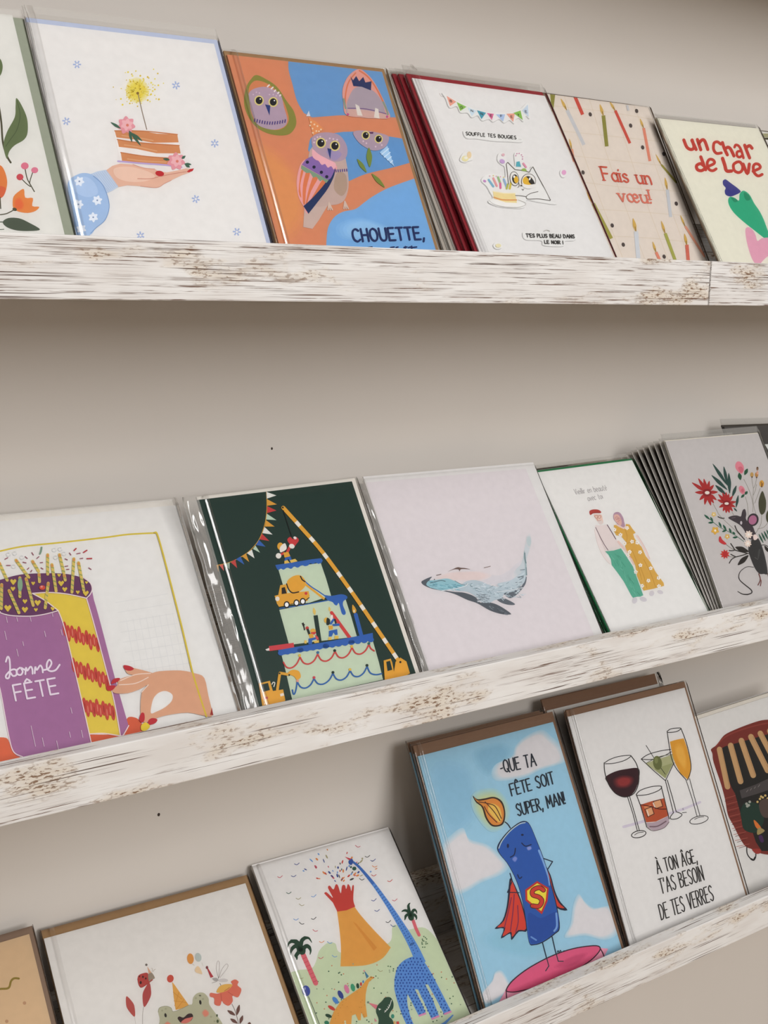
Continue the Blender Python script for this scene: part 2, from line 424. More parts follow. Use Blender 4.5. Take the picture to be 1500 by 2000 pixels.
G = {
'A': ('0,0 .33,1 .66,0', '.12,.36 .54,.36'), 'B': ('0,0 0,1', '~0,1 .36,.93 .42,.76 .32,.6 0,.53', '~0,.53 .46,.45 .52,.24 .4,.05 0,0'),
'C': ('~.56,.86 .34,1 .1,.85 .02,.5 .1,.15 .34,0 .58,.14',), 'D': ('0,0 0,1', '~0,1 .36,.92 .55,.5 .36,.08 0,0'),
'E': ('0,0 0,1', '0,1 .46,1', '0,.52 .4,.52', '0,0 .48,0'), 'F': ('0,0 0,1', '0,1 .48,1', '0,.52 .4,.52'),
'G': ('~.56,.86 .34,1 .1,.85 .02,.5 .1,.15 .34,0 .56,.12', '.56,.1 .56,.44 .34,.44'), 'H': ('0,0 0,1', '.5,0 .5,1', '0,.5 .5,.5'),
'I': ('0,0 0,1',), 'J': ('~.4,1 .4,.2 .22,0 0,.16',), 'L': ('0,1 0,0 .44,0',), 'M': ('0,0 .04,1 .34,.3 .64,1 .68,0',),
'N': ('0,0 0,1 .5,0 .5,1',), 'O': ('~.3,1 .08,.85 0,.5 .08,.15 .3,0 .52,.15 .6,.5 .52,.85 .3,1',), 'P': ('0,0 0,1', '~0,1 .38,.95 .46,.74 .36,.52 0,.46'),
'Q': ('~.3,1 .08,.85 0,.5 .08,.15 .3,0 .52,.15 .6,.5 .52,.85 .3,1', '.38,.24 .62,-.06'), 'R': ('0,0 0,1', '~0,1 .36,.95 .44,.75 .34,.55 0,.5', '.14,.5 .48,0'),
'S': ('~.48,.86 .28,1 .06,.86 .08,.64 .38,.42 .48,.2 .28,0 0,.14',), 'T': ('.26,0 .26,1', '0,1 .52,1'), 'U': ('~0,1 .02,.3 .12,.06 .28,0 .44,.06 .54,.3 .56,1',),
'V': ('0,1 .26,0 .54,1',), "'": ('.04,1 .0,.76',), ',': ('.08,.08 0,-.18',), '.': ('0,0 .03,.04',), '!': ('.03,1 0,.28', '0,0 .01,.05'), '-': ('0,.36 .24,.38',),
'a': ('~.42,.5 .22,.62 .02,.4 .04,.12 .2,0 .4,.16', '.42,.62 .42,0'), 'b': ('0,1 0,0', '~0,.44 .2,.62 .42,.44 .42,.16 .2,0 0,.14'), 'c': ('~.4,.5 .22,.62 .04,.48 .0,.3 .06,.1 .22,0 .42,.12',),
'd': ('~.42,.48 .22,.62 .02,.4 .04,.12 .2,0 .42,.16', '.42,1 .42,0'), 'e': ('~.04,.32 .42,.36 .36,.55 .2,.62 .03,.46 .02,.2 .16,.01 .42,.12',), 'h': ('0,1 0,0', '~0,.4 .16,.6 .34,.56 .4,.3 .4,0'),
'i': ('0,.6 0,0', '0,.84 .01,.88'), 'l': ('0,1 0,0',), 'n': ('0,.6 0,0', '~0,.4 .16,.6 .34,.56 .4,.3 .4,0'), 'o': ('~.22,.62 .03,.5 .0,.3 .05,.1 .22,0 .4,.1 .44,.3 .4,.5 .22,.62',),
'r': ('0,.6 0,0', '~0,.38 .12,.56 .3,.6'), 's': ('~.34,.52 .2,.62 .04,.52 .08,.37 .3,.26 .34,.1 .18,0 0,.1',), 't': ('~.14,.9 .14,.16 .22,0 .34,.04', '0,.62 .32,.62'), 'u': ('~0,.6 .02,.14 .16,0 .32,.06 .42,.26', '.42,.6 .42,0'),
'v': ('0,.6 .2,0 .42,.6',), 'é': ('~.04,.32 .42,.36 .36,.55 .2,.62 .03,.46 .02,.2 .16,.01 .42,.12', '.16,.76 .3,.92'),
'À': ('0,0 .33,1 .66,0', '.12,.36 .54,.36', '.22,1.24 .38,1.12'), 'Â': ('0,0 .33,1 .66,0', '.12,.36 .54,.36', '.2,1.1 .34,1.24 .48,1.1'), 'Ê': ('0,0 0,1', '0,1 .46,1', '0,.52 .4,.52', '0,0 .48,0', '.08,1.1 .22,1.24 .38,1.1'),
'œ': ('~.22,.62 .03,.5 .0,.3 .05,.1 .22,0 .38,.12 .4,.32 .36,.52 .22,.62', '~.42,.32 .74,.36 .68,.56 .54,.62 .43,.48 .4,.28 .48,.04 .62,0 .76,.12'),
' ': (),
}
GW = {'A': .66, 'B': .52, 'C': .58, 'D': .55, 'E': .48, 'F': .48, 'G': .56, 'H': .5, 'I': .02, 'J': .4, 'L': .44, 'M': .68, 'N': .5, 'O': .6, 'P': .46, 'Q': .6, 'R': .48, 'S': .48, 'T': .52, 'U': .56,
      'V': .54, "'": .05, ',': .1, '.': .04, '!': .05, '-': .24, 'a': .42, 'b': .42, 'c': .42, 'd': .42, 'e': .42, 'h': .4, 'i': .02, 'l': .02, 'n': .4, 'o': .44, 'r': .3, 's': .34, 't': .34, 'u': .42, 'v': .42, 'é': .42,
      'œ': .76, 'À': .66, 'Â': .66, 'Ê': .48, ' ': .3}

# ------------------------------------------------------------------ card builder
def ink_mesh(name, verts, faces, cols, parent):
    o = mesh_obj(name, verts, faces, PRINT, parent)
    at = o.data.color_attributes.new('Ink', 'FLOAT_COLOR', 'CORNER')
    buf = []
    cache = {}
    for f, c in zip(faces, cols):
        if c not in cache:
            q = lin(c); cache[c] = (q[0] * 0.915, q[1] * 0.94, q[2] * 0.985, 1.0)      # printed tone of the stock
        buf += list(cache[c]) * len(f)
    at.data.foreach_set('color', buf)
    return o
def sleeve_mesh(name, w, h, lean, front, back, parent, mat, left=0.002, right=0.002, top=0.008, crinkle=0.0, seed=0, hazy_top=True, seam=0.0, tilt=18.0):
    """a clear bag around card and envelope, welded at its sides and flattened above the card"""
    x0, x1 = -w / 2 - left, w / 2 + right
    r = (front - back) / 2; mid = (front + back) / 2
    sec = []
    nx = 10 if left > 0.006 else 3
    for i in range(7):                                              # left edge, from the back round to the front
        a = math.radians(270 - 30 * i)
        sec.append((x0 + r * 0.7 + r * 0.7 * math.cos(a), mid + r * math.sin(a), 1))
    inner = -w / 2 + 0.001
    for i in range(1, nx + 1): sec.append((x0 + r * 0.7 + (inner - x0 - r * 0.7) * i / nx, front, 0.0 if i == nx else 1.0 if left > 0.006 else 0.25))
    sec.append((inner + 0.0008, front, 0.0))
    if seam:                                                        # the glued fold of the bag: a low ridge, long flank shaped to glint
        xs = max(inner + 0.0018, -w / 2 + seam)
        sec.append((xs - 0.0006, front, 0.0))
        z = front; n0 = 8
        for i in range(n0 + 1):
            sec.append((xs + 0.0026 * i / n0, z, -1.0))
            z += 0.0026 / n0 * math.tan(math.radians(tilt + 5 - 10 * (i + 0.5) / n0))
        zt = sec[-1][1] - front
        for i in range(1, 6):
            t = i / 5; sec.append((xs + 0.0026 + 0.0016 * t, front + zt * (0.5 + 0.5 * math.cos(math.pi * t)), -1.0))
        sec.append((xs + 0.0048, front, 0.0))
    sec.append((w / 2 - 0.0025, front, 0)); sec.append((w / 2 - 0.001, front, 0))
    for i in range(7):
        a = math.radians(90 - 30 * i)
        sec.append((x1 - r * 0.7 + r * 0.7 * math.cos(a), mid + r * math.sin(a), 0.0))
    nv = 70 if crinkle else 56
    V, F, FM = [], [], []
    tl = math.tan(lean)
    ns = len(sec)
    for j in range(nv + 1):
        t = j / nv; vv = t * (h + top)
        flat = 1.0 if vv < h + 0.001 else max(0.25, 1 - (vv - h) / top)
        for (x, n, wgt) in sec:
            q = noise.noise((x * 60 + seed, vv * 70, seed * 3.1))
            q2 = noise.noise((x * 300 + seed, vv * 45, seed * 1.7))
            wg = max(wgt, 0.0)
            dn = crinkle * wg * (q * 0.0016 + q2 * 0.0011)
            dx = (0.0004 + crinkle * 0.0009) * noise.noise((seed + 9, vv * 60, 0)) * wg
            if wgt < 0: dx += 0.0006 * noise.noise((seed + 4, vv * 22, 2))
            nn = mid + (n - mid) * flat + dn
            V.append((x + dx, max(vv, 0.0004 + max(0.0, -nn) * tl), nn))
    for j in range(nv):
        for i in range(ns):
            k = (i + 1) % ns
            F.append((j * ns + i, j * ns + k, (j + 1) * ns + k, (j + 1) * ns + i))
            xm = (sec[i][0] + sec[k][0]) / 2
            FM.append(2 if (crinkle and xm < -w / 2 + 0.0005) else 3 if (seam and sec[i][2] < 0 and sec[k][2] < 0) else (1 if (j + 0.5) / nv * (h + top) > h + 0.0005 and hazy_top else 0))
    return mesh_obj(name, V, F, [mat, SLEEVE_HAZY, CRINKLE, SEAM], parent, FM, True)

SEED = [0]
def card(key, art, label, group=None, env=None, env_side=0.002, env_top=0.002, env_left=0.001, sleeve=True, top=0.008, left=0.002, crinkle=0.0, front=0.0013, right=0.002, cat='greeting card', seam=0.0, base=None, thick=1.0):
    """greeting card > printed_panel, envelope, clear_sleeve"""
    p = POSE[key]; M = frame_of(p); w, h, lean = p[6], p[7], p[4]
    root = empty('greeting_card', M); tag(root, label, cat, group)
    tl = math.tan(lean)
    base = art.base if art else (base or '#e2ddd5')
    T = thick; front = front * T if T < 1 else front
    V = box_v((-w / 2, 0.0, -0.0014 * T), (w / 2, h, 0.0))
    for i in (0, 1): V[i] = (V[i][0], 0.0014 * T * tl + 0.0002, V[i][2])
    F = list(BOXF); C = [base] * 6
    cuts = art.raised if art else []
    if art:
        lims = [c[3] for c in cuts] + [len(art.f)]
        first = lims[0] if cuts else len(art.f)
        keep = list(range(first))
        groups = []
        for ci, (nm, P, th, s0) in enumerate(cuts):
            rg = range(s0, lims[ci + 1])
            if nm is None: keep += rg
            else: groups.append((nm, P, th, rg))
        def take(idx, V, F, C):
            mp = {}
            for fi in idx:
                nf = []
                for q in art.f[fi]:
                    if q not in mp: mp[q] = len(V); V.append(art.v[q])
                    nf.append(mp[q])
                F.append(tuple(nf)); C.append(art.c[fi])
        take(keep, V, F, C)
    ink_mesh('printed_panel', V, F, C, root)
    if art:
        for nm, P, th, rg in groups:
            n = len(P)
            v2 = [(x, y, 0.0002) for x, y in P] + [(x, y, th) for x, y in P]
            f2 = [(i, (i + 1) % n, n + (i + 1) % n, n + i) for i in range(n)]
            f2 += [tuple(n + i for i in t) for t in tessellate_polygon([[Vector((x, y, 0)) for x, y in P]])]
            c2 = ['#efece6'] * len(f2)
            take(rg, v2, f2, c2)
            ink_mesh(nm, v2, f2, c2, root)
    back = -0.0018 * T
    if env:
        b = -0.0036 * T
        ev = box_v((-w / 2 - env_left, 0, b), (w / 2 + env_side, h + env_top, -0.0018 * T))
        for i in (0, 1): ev[i] = (ev[i][0], -b * tl + 0.0003, ev[i][2])
        for i in (4, 5): ev[i] = (ev[i][0], 0.0018 * T * tl + 0.0003, ev[i][2])
        mesh_obj('envelope', ev, BOXF, KRAFT if env == 'kraft' else env_mat(env), root)
        back = b - 0.0004 * T
    if sleeve:
        SEED[0] += 1
        P = M @ Vector((-w / 2, h * 0.42, 0))
        hv = (CAM - P).normalized() + (Vector(TRACK) - P).normalized()
        tilt = math.degrees(math.atan2(-hv.dot(M.col[0].xyz), hv.dot(M.col[2].xyz)))  # angle that makes the fold's long flank mirror the track lamp to the camera
        sleeve_mesh('clear_sleeve', w, h + (env_top if env else 0), lean, front, back, root, SLEEVE, left + (env_left if env else 0), right + (env_side if env else 0), top, crinkle, SEED[0] * 7.3, True, seam, tilt)
    return root
def stack_pose(key, k, dy, dtop, dx=0.0, droll=0.0, trim=0.0):
    """pose of a card behind another: dy, dtop = how far its foot and its head stand behind the front card's"""
    s, x, y, yaw, lean, roll, w, h = POSE[key]
    ty = y + h * math.sin(lean) + dtop
    y2 = y + dy
    return (s, x + dx * k - trim / 2, y2, yaw, math.asin((ty - y2) / h), roll + droll * k, w - trim, h)

# ================================================================== upper shelf
# -- orange flowers (cut by the left edge of the photograph)
a = Art('flower', '#e7e3da').at(0, 20, 4.545)
a.line('#4b4630', 17, [(-8, 860), (12, 1000), (25, 1170), (60, 1290), (95, 1352)])
a.blob('#66744a', [(145, 780), (190, 840), (240, 960), (245, 1085), (212, 1150), (130, 1200), (82, 1255), (60, 1320), (30, 1200), (62, 1080), (130, 950), (138, 850)])
a.line('#4d5a38', 6, [(150, 800), (178, 930), (150, 1060), (90, 1150), (50, 1210)])
a.blob('#66744a', [(-60, 420), (0, 430), (24, 500), (2, 580), (-60, 600)])
a.line('#4b4630', 9, [(222, 1405), (240, 1490), (265, 1540), (305, 1610)]); a.line('#4b4630', 8, [(290, 1440), (270, 1500), (262, 1540)]); a.line('#4b4630', 8, [(195, 1500), (235, 1540), (270, 1565)])
a.ell('#dc7388', 220, 1382, 34, 31); a.ell('#dd7a90', 308, 1420, 31, 27); a.ell('#cd4650', 177, 1481, 31, 29)
a.blob('#e0803c', [(-80, 1370), (0, 1375), (42, 1430), (64, 1530), (42, 1630), (0, 1672), (-80, 1680)])
a.blob('#d8643a', [(-80, 1560), (0, 1560), (50, 1580), (40, 1632), (0, 1672), (-80, 1680)])
a.line('#4b4630', 10, [(0, 1660), (6, 1760)])
a.blob('#e5873f', [(112, 1720), (120, 1655), (165, 1610), (212, 1588), (224, 1664), (292, 1668), (286, 1738), (348, 1745), (315, 1782), (245, 1800), (165, 1788), (122, 1762)], 3)
a.soft('#e5873f', '#e66f3a', [(125, 1740), (130, 1680), (180, 1660), (215, 1720), (200, 1770), (150, 1775)], 4)
a.ell('#4b4630', 130, 1768, 20, 14, 20); a.line('#54503a', 9, [(-5, 1816), (60, 1805), (128, 1770)])
a.blob('#4c5644', [(24, 1880), (75, 1845), (170, 1848), (255, 1885), (355, 1946), (270, 1960), (150, 1955), (60, 1925)], 4)
a.line('#4c5644', 8, [(-5, 1880), (26, 1880)]); a.line('#4c5644', 6, [(-5, 1948), (36, 1945)])
card('flower', a, 'white card with orange flowers and green leaves, at the far left of the top shelf', env='#9aa08f', env_side=0.0074, env_top=-0.0005, right=0.0004, top=0.006)

# -- hand holding a slice of cake
a = Art('cake', '#ece7e1').at(0, 0, 2.778)
for (x, y), r in zip(((418, 350), (955, 463), (360, 658), (1165, 778), (1062, 1080), (1285, 1258), (762, 1278)), (0, 20, 10, 30, 15, 5, 25)):
    for i in range(6):
        t = math.radians(60 * i + r); a.line('#a5b3d6', 8, [(x + 6 * math.cos(t), y + 6 * math.sin(t)), (x + 22 * math.cos(t), y + 22 * math.sin(t))], False, False)
random.seed(3)
a.soft('#ebe4cf', '#e9d556', [(740, 420), (790, 445), (808, 495), (790, 540), (745, 560), (700, 540), (682, 490), (695, 445)], 5, .5)
a.hold = True
for i in range(150):
    t, r = random.uniform(0, 6.28), abs(random.gauss(0, 52)) + 12
    a.ell(random.choice(('#e6cf4a', '#e9d96a', '#d8b93a')), 745 + r * math.cos(t), 490 + r * math.sin(t), random.uniform(2, 5.5))
for i in range(26):
    t = random.uniform(0, 6.28); r = random.uniform(55, 75); a.line('#e3cf55', 3, [(745 + 25 * math.cos(t), 490 + 25 * math.sin(t)), (745 + r * math.cos(t), 490 + r * math.sin(t))], False, False)
a.hold = False
a.line('#8f7d6c', 5, [(748, 505), (772, 610), (796, 702)], False); a.ell('#8a6a3a', 747, 506, 8)
a.poly('#f1ece6', [(614, 702), (962, 722), (990, 908), (655, 886)])
for P in ([(622, 710), (700, 705), (780, 712), (850, 725), (962, 730), (969, 773), (830, 775), (740, 758), (632, 746)],
          [(636, 757), (700, 768), (760, 775), (860, 782), (972, 790), (980, 833), (850, 832), (740, 808), (645, 797)],
          [(655, 828), (720, 838), (800, 850), (900, 858), (986, 862), (985, 895), (900, 892), (780, 886), (662, 873)]):
    a.poly('#d58f5d', P)
    a.line('#c67c4c', 6, [P[0], P[2], P[4]]); a.line('#e0a676', 7, [(P[-1][0] + 30, P[-1][1] - 10), (P[-2][0], P[-2][1] - 12), (P[-3][0], P[-3][1] - 12)])
a.line('#bda8d6', 9, [(640, 875), (760, 886), (900, 896), (985, 907)])
a.poly('#e6b89f', [(575, 925), (610, 900), (652, 888), (720, 893), (780, 912), (840, 918), (862, 930), (905, 936), (960, 926), (1010, 914), (1048, 918), (1030, 936), (985, 952), (930, 978), (892, 996), (850, 1019), (760, 1011), (690, 1006), (640, 1016), (600, 976)])
a.blob('#eecab4', [(620, 915), (700, 905), (800, 930), (840, 960), (780, 985), (690, 985), (630, 960)])
a.line('#cd8f7c', 4, [(745, 970), (820, 970), (872, 955)]); a.line('#cd8f7c', 4, [(870, 958), (930, 945), (1010, 932)]); a.line('#d79f8a', 4, [(760, 1010), (850, 1018), (892, 996), (930, 978)]); a.line('#d79f8a', 4, [(720, 893), (780, 912), (840, 918)])
a.ell('#c0252c', 866, 942, 24, 15, 10); a.poly('#c0252c', [(1012, 932), (1030, 918), (1052, 914), (1045, 928), (1025, 936)])
for cx, cy in ((685, 680), (955, 876)):
    a.petals('#e59aa2', cx, cy, 50, 7, 36, 10); a.petals('#efb9bb', cx + 3, cy - 3, 34, 6, 24, 40); a.ell('#d97f6c', cx + 6, cy, 8)
for s_, e_ in (((655, 698), (600, 664)), ((700, 708), (716, 772)), ((704, 712), (764, 792)), ((715, 722), (772, 766)), ((985, 862), (1006, 846)), ((1000, 890), (1038, 893)), ((920, 868), (884, 862)), ((1005, 895), (1030, 908))): a.leaf('#3f6650', s_, e_, 14)
a.poly('#c6d2e2', [(488, 946), (530, 930), (575, 922), (605, 962), (642, 1014), (610, 1035), (577, 1050), (535, 995)])
for i in range(8): a.line('#b4c3d8', 3, [(497 + 11 * i, 945 - 3 * i), (580 + 8 * i, 1046 - 5 * i)], False, False)
a.blob('#a9c2e0', [(366, 1000), (420, 948), (480, 942), (535, 975), (577, 1042), (592, 1120), (572, 1190), (522, 1235), (490, 1275), (420, 1290), (395, 1150)])
a.blob('#b8cde7', [(400, 980), (460, 960), (510, 990), (530, 1050), (470, 1070), (410, 1040)])
a.line('#7f9cc4', 4, [(505, 955), (560, 1010), (592, 1110), (572, 1190), (522, 1236), (490, 1268)])
for x, y in ((430, 985), (425, 1110), (527, 1088), (440, 1243), (505, 1180)):
    a.petals('#eff1f4', x, y, 28, 6, 18, x); a.ell('#8d9bb5', x, y, 5)
card('cake', a, 'white card with a hand lifting a slice of cake and sparkler', env='#b9c3dc', env_side=0.0045, env_top=0.0050, env_left=-0.001, top=0.009, left=0.0012, seam=0.0002, right=0.001)

# -- four owls on an orange tree
a = Art('owl', '#da8d66').at(430, 80, 3.333)
a.soft('#da8d66', '#e0985f', [(180, 640), (360, 700), (520, 900), (560, 1200), (420, 1330), (300, 1000)], 5)
a.poly('#6f9dc9', smooth([(444, 120), (446, 190), (470, 280), (500, 390), (545, 470)], False) + smooth([(600, 498), (700, 490), (800, 484), (900, 492), (1160, 498)], False) + [(1090, 180), (800, 100)])
a.poly('#6a9ccb', smooth([(582, 650), (605, 622), (700, 606), (800, 592)], False) + smooth([(870, 590), (1100, 622), (1200, 638)], False) + smooth([(1245, 790), (1130, 822), (950, 866), (840, 912)], False) + smooth([(700, 900), (610, 770), (572, 710)], False))
a.poly('#7db0dc', smooth([(690, 1345), (700, 1225), (740, 1150), (800, 1112), (880, 1094), (940, 1050), (1000, 1008), (1100, 955), (1265, 895)], False) + [(1420, 890), (1440, 1400), (690, 1400)])
a.soft('#7db0dc', '#98c4e6', [(760, 1200), (900, 1150), (1050, 1190), (1200, 1260), (1050, 1300), (800, 1290)], 4)
a.blob('#8d8b40', [(235, 222), (300, 250), (370, 300), (430, 388), (480, 460), (495, 540), (460, 600), (400, 616), (320, 605), (250, 572), (200, 520), (165, 450), (155, 380), (170, 300), (200, 250)])
a.blob('#d6875a', [(240, 258), (300, 275), (360, 320), (410, 390), (440, 470), (445, 520), (420, 560), (370, 580), (300, 570), (240, 540), (205, 480), (190, 400), (185, 320), (205, 275)])
a.blob('#b89fae', [(188, 340), (230, 308), (300, 300), (370, 330), (400, 365), (415, 430), (436, 510), (420, 555), (360, 578), (290, 568), (240, 540), (210, 480), (193, 410)])
def owl_eye(a, x, y, r):
    a.ell('#e2d184', x, y, r, r * 1.05); a.ell('#1a1a20', x, y, r * .72, r * .78); a.ell('#ffffff', x + r * .25, y - r * .3, r * .14)
owl_eye(a, 253, 388, 31); owl_eye(a, 345, 398, 31)
a.poly('#2c3d77', [(292, 414), (326, 420), (321, 486)])
a.seg('#f3e4e0', 9, [((305, 300), (322, 285)), ((330, 315), (346, 300)), ((350, 332), (362, 318)), ((372, 345), (384, 332)), ((385, 360), (396, 350))])
a.dots('#d9bccb', 5, [(215, 350), (235, 335), (255, 340), (320, 350), (345, 350), (365, 358)])
for i in range(13): a.line('#54447e', 8, [(226 + 16.5 * i, 505 + 20 * math.sin(i / 4.2)), (222 + 16.5 * i, 528 + 18 * math.sin(i / 4.2))], False, False)
# big owl
a.poly('#cdb4a8', [(548, 1080), (540, 1212), (600, 1224), (640, 1170), (700, 1070), (660, 1030)])
a.blob('#c8ada2', [(600, 690), (800, 690), (815, 760), (830, 850), (835, 950), (812, 1030), (770, 1062), (700, 1072), (640, 1080), (590, 1060), (560, 980), (570, 850)])
a.blob('#b79c88', [(760, 860), (815, 870), (825, 960), (790, 1010), (740, 960)])
a.blob('#eaa8a6', [(560, 770), (620, 760), (752, 808), (742, 870), (680, 962), (575, 1122), (540, 1075), (508, 1010), (497, 920), (510, 840), (530, 792)])
for P in ([(562, 845), (585, 855), (560, 960), (552, 1060), (538, 1050), (538, 940)], [(610, 872), (640, 885), (590, 980), (560, 1075), (556, 1060), (575, 970)], [(525, 850), (542, 845), (520, 940), (528, 1020), (510, 980)], [(665, 905), (690, 918), (620, 1010), (575, 1080), (570, 1070), (620, 980)]): a.blob('#dd7f52', P, 3)
a.poly('#1f335f', smooth([(750, 800), (742, 875), (700, 962), (640, 1042), (574, 1126)], False) + smooth([(541, 1076), (600, 1022), (680, 930), (728, 850)], False))
a.poly('#86a183', smooth([(528, 808), (570, 832), (640, 872), (706, 906)], False) + smooth([(690, 926), (665, 905), (650, 915), (625, 885), (605, 890), (585, 860), (560, 860), (525, 832)], False, 3))
a.poly('#8e6cab', smooth([(556, 772), (612, 750), (690, 780), (752, 810)], False) + smooth([(740, 852), (706, 904), (640, 870), (570, 830), (530, 806)], False))
a.dots('#20203a', 11, [(567, 790), (610, 822), (658, 856), (693, 885)])
a.blob('#efb4b8', [(600, 705), (600, 752), (622, 775), (640, 782), (660, 808), (682, 802), (700, 826), (722, 816), (740, 838), (752, 800), (700, 770), (640, 738)], 3)
a.blob('#b59cab', [(598, 628), (650, 600), (720, 598), (782, 620), (822, 680), (826, 740), (800, 776), (740, 786), (680, 760), (630, 730), (600, 690)])
a.blob('#a795b8', [(690, 720), (750, 710), (790, 740), (740, 780)])
owl_eye(a, 655, 665, 33); owl_eye(a, 746, 684, 33)
a.poly('#2c3d77', [(696, 699), (723, 705), (715, 772)])
a.dots('#e2c6d2', 6, [(615, 640), (632, 628), (650, 625), (690, 650), (712, 636), (735, 640), (760, 645), (610, 662)])
a.poly('#e3965f', [(574, 500), (625, 528), (676, 575), (603, 618)]); a.dots('#f0d3ae', 6, [(590, 530), (612, 545), (600, 572), (632, 556), (655, 578), (625, 588), (602, 600), (584, 552), (642, 590)])
a.poly('#d6dbe2', [(558, 492), (576, 455), (586, 492)])
for x, y in ((715, 1086), (818, 1078)):
    for k in (-14, 0, 14): a.line('#d7bfae', 9, [(x - 8, y - 32), (x + k, y + 14)], False)
for i in range(6): a.line('#5d4c8a', 7, [(752 + 14 * i, 838 - i), (754 + 14 * i, 856 - i)], False, False)
# owl seen from behind
a.blob('#e2a092', [(905, 185), (950, 212), (1000, 268), (1050, 360), (1085, 440), (1098, 505), (960, 500), (822, 485), (800, 400), (795, 320), (820, 250), (860, 205)])
a.line('#d97d58', 10, [(905, 195), (960, 235), (1015, 310), (1070, 420)]); a.line('#d97d58', 9, [(880, 210), (835, 270), (815, 350), (812, 430)]); a.line('#8e9a86', 12, [(1060, 400), (1082, 450), (1090, 480)]); a.line('#8e9a86', 12, [(803, 380), (815, 440)])
a.blob('#b0a0a8', [(832, 380), (870, 312), (930, 300), (1000, 330), (1050, 392), (1072, 460), (1080, 500), (960, 500), (832, 485), (822, 430)])
a.poly('#d2ab9f', smooth([(826, 445), (950, 452), (1078, 478)], False) + [(1085, 508), (960, 505), (826, 488)])
a.line('#7c5d88', 6, [(830, 440), (950, 445), (1078, 476)])
a.poly('#2a3763', [(846, 232), (864, 258), (884, 230), (904, 264), (930, 236), (944, 272), (984, 264), (980, 324), (920, 300), (866, 296)])
a.poly('#e2d8cc', [(878, 412), (902, 425), (926, 490), (892, 486)]); a.poly('#e2d8cc', [(1008, 438), (1028, 445), (1036, 508), (1000, 500)])
a.dots('#c1528a', 8, [(1085, 495), (830, 480)])
# hanging owl
a.blob('#b49daa', [(866, 594), (950, 586), (1085, 616), (1092, 660), (1062, 700), (1000, 716), (940, 692), (890, 650)])
owl_eye(a, 946, 616, 27); owl_eye(a, 1030, 640, 27); a.poly('#5a2f5a', [(968, 596), (996, 594), (994, 606), (975, 606)])
a.dots('#ddc2cc', 6, [(930, 655), (950, 668), (1010, 690), (1050, 680), (1040, 665)])
a.poly('#aed0ea', [(1086, 684), (1036, 728), (1132, 820)])
a.seg('#d8e9f5', 7, [((1048, 742), (1096, 702)), ((1064, 760), (1106, 726)), ((1085, 778), (1114, 754)), ((1104, 796), (1122, 780))])
a.leaf('#7d8f40', (966, 696), (972, 824), 36); a.leaf('#7d8f40', (890, 770), (952, 858), 26); a.leaf('#7d8f40', (985, 866), (1070, 956), 26)
a.text('#1d2c5c', 13, 'CHOUETTE,', (868, 1308), (1328, 1292), (-16, -80))
for x, w_ in ((975, 24), (1120, 22), (1150, 12), (1205, 18), (1232, 14), (1262, 30)): a.line('#1d2c5c', 9, [(x - w_ / 2, 1346), (x + w_ / 2, 1343)], False)
a.line('#1d2c5c', 9, [(1204, 1340), (1205, 1372)], False); a.line('#1d2c5c', 9, [(1245, 1338), (1246, 1372)], False); a.line('#1d2c5c', 9, [(1112, 1352), (1114, 1372)], False)
card('owl', a, 'orange and blue card with four owls on a tree', env='kraft', env_side=0.0042, env_top=0.0045, top=0.001, left=0.0025, seam=0.0045)

# -- cat behind a birthday cake, glued paper cut-outs
a = Art('cat', '#ebe7e2').at(850, 170, 5)
FLG = (('#f0a58f', (105, 95), (200, 152), (138, 196), 'B', 147, 160), ('#8cc152', (203, 155), (300, 202), (238, 242), 'O', 250, 222), ('#d3e2ea', (308, 205), (395, 240), (350, 295), 'N', 352, 256),
       ('#4a9db0', (400, 235), (490, 260), (445, 322), 'N', 448, 286), ('#e5719c', (497, 262), (566, 270), (546, 332), 'E', 540, 304), ('#b4c8e6', (585, 275), (676, 275), (656, 346), 'F', 640, 308),
       ('#f0a58f', (688, 270), (770, 266), (755, 350), 'E', 740, 315), ('#8cc152', (756, 262), (826, 238), (848, 330), 'T', 806, 300), ('#cbd8e4', (842, 240), (898, 178), (906, 302), 'E', 880, 265))
a.line('#cfc6bf', 7, [(40, 60), (62, 92), (110, 98), (205, 152), (305, 203), (400, 236), (500, 262), (590, 270), (690, 266), (760, 258), (830, 236), (885, 172)])
a.sticker('bunting_cutout', [(60, 66), (100, 84), (205, 140), (300, 188), (400, 224), (500, 250), (590, 258), (690, 255), (755, 248), (820, 226), (885, 168), (905, 175), (918, 312), (880, 290), (856, 345), (812, 310), (775, 330), (765, 366), (720, 330), (668, 358), (620, 320), (560, 348), (520, 320), (452, 336), (410, 285), (352, 306), (310, 260), (240, 256), (205, 195), (135, 210), (96, 120)])
for c, p, q, r, ch, x, y in FLG:
    a.poly(c, [p, q, r]); a.text('#3a3a3a', 5, ch, (x - 8, y - 6), (x + 12, y - 2), (-4, -22))
a.sticker('speech_cutout', [(268, 450), (300, 436), (560, 460), (790, 488), (842, 512), (838, 545), (700, 540), (560, 534), (400, 512), (300, 506)])
a.text('#2c2a28', 7, 'SOUFFLE TES BOUGIES ...', (294, 478), (832, 522), (-3, -32))
a.sticker('shell_cutout', [(235, 712), (262, 660), (300, 640), (340, 645), (362, 690), (355, 720), (318, 730), (290, 745), (250, 735)])
a.ell('#eee3ad', 285, 708, 34, 28); a.ell('#ecd2a8', 325, 672, 22, 34); a.ell('#f4efe0', 292, 700, 18, 14)
a.sticker('dot_cutout', [(1212, 845), (1225, 815), (1256, 815), (1280, 850), (1262, 885), (1230, 885)]); a.ell('#e7a8cb', 1250, 842, 22, 24)
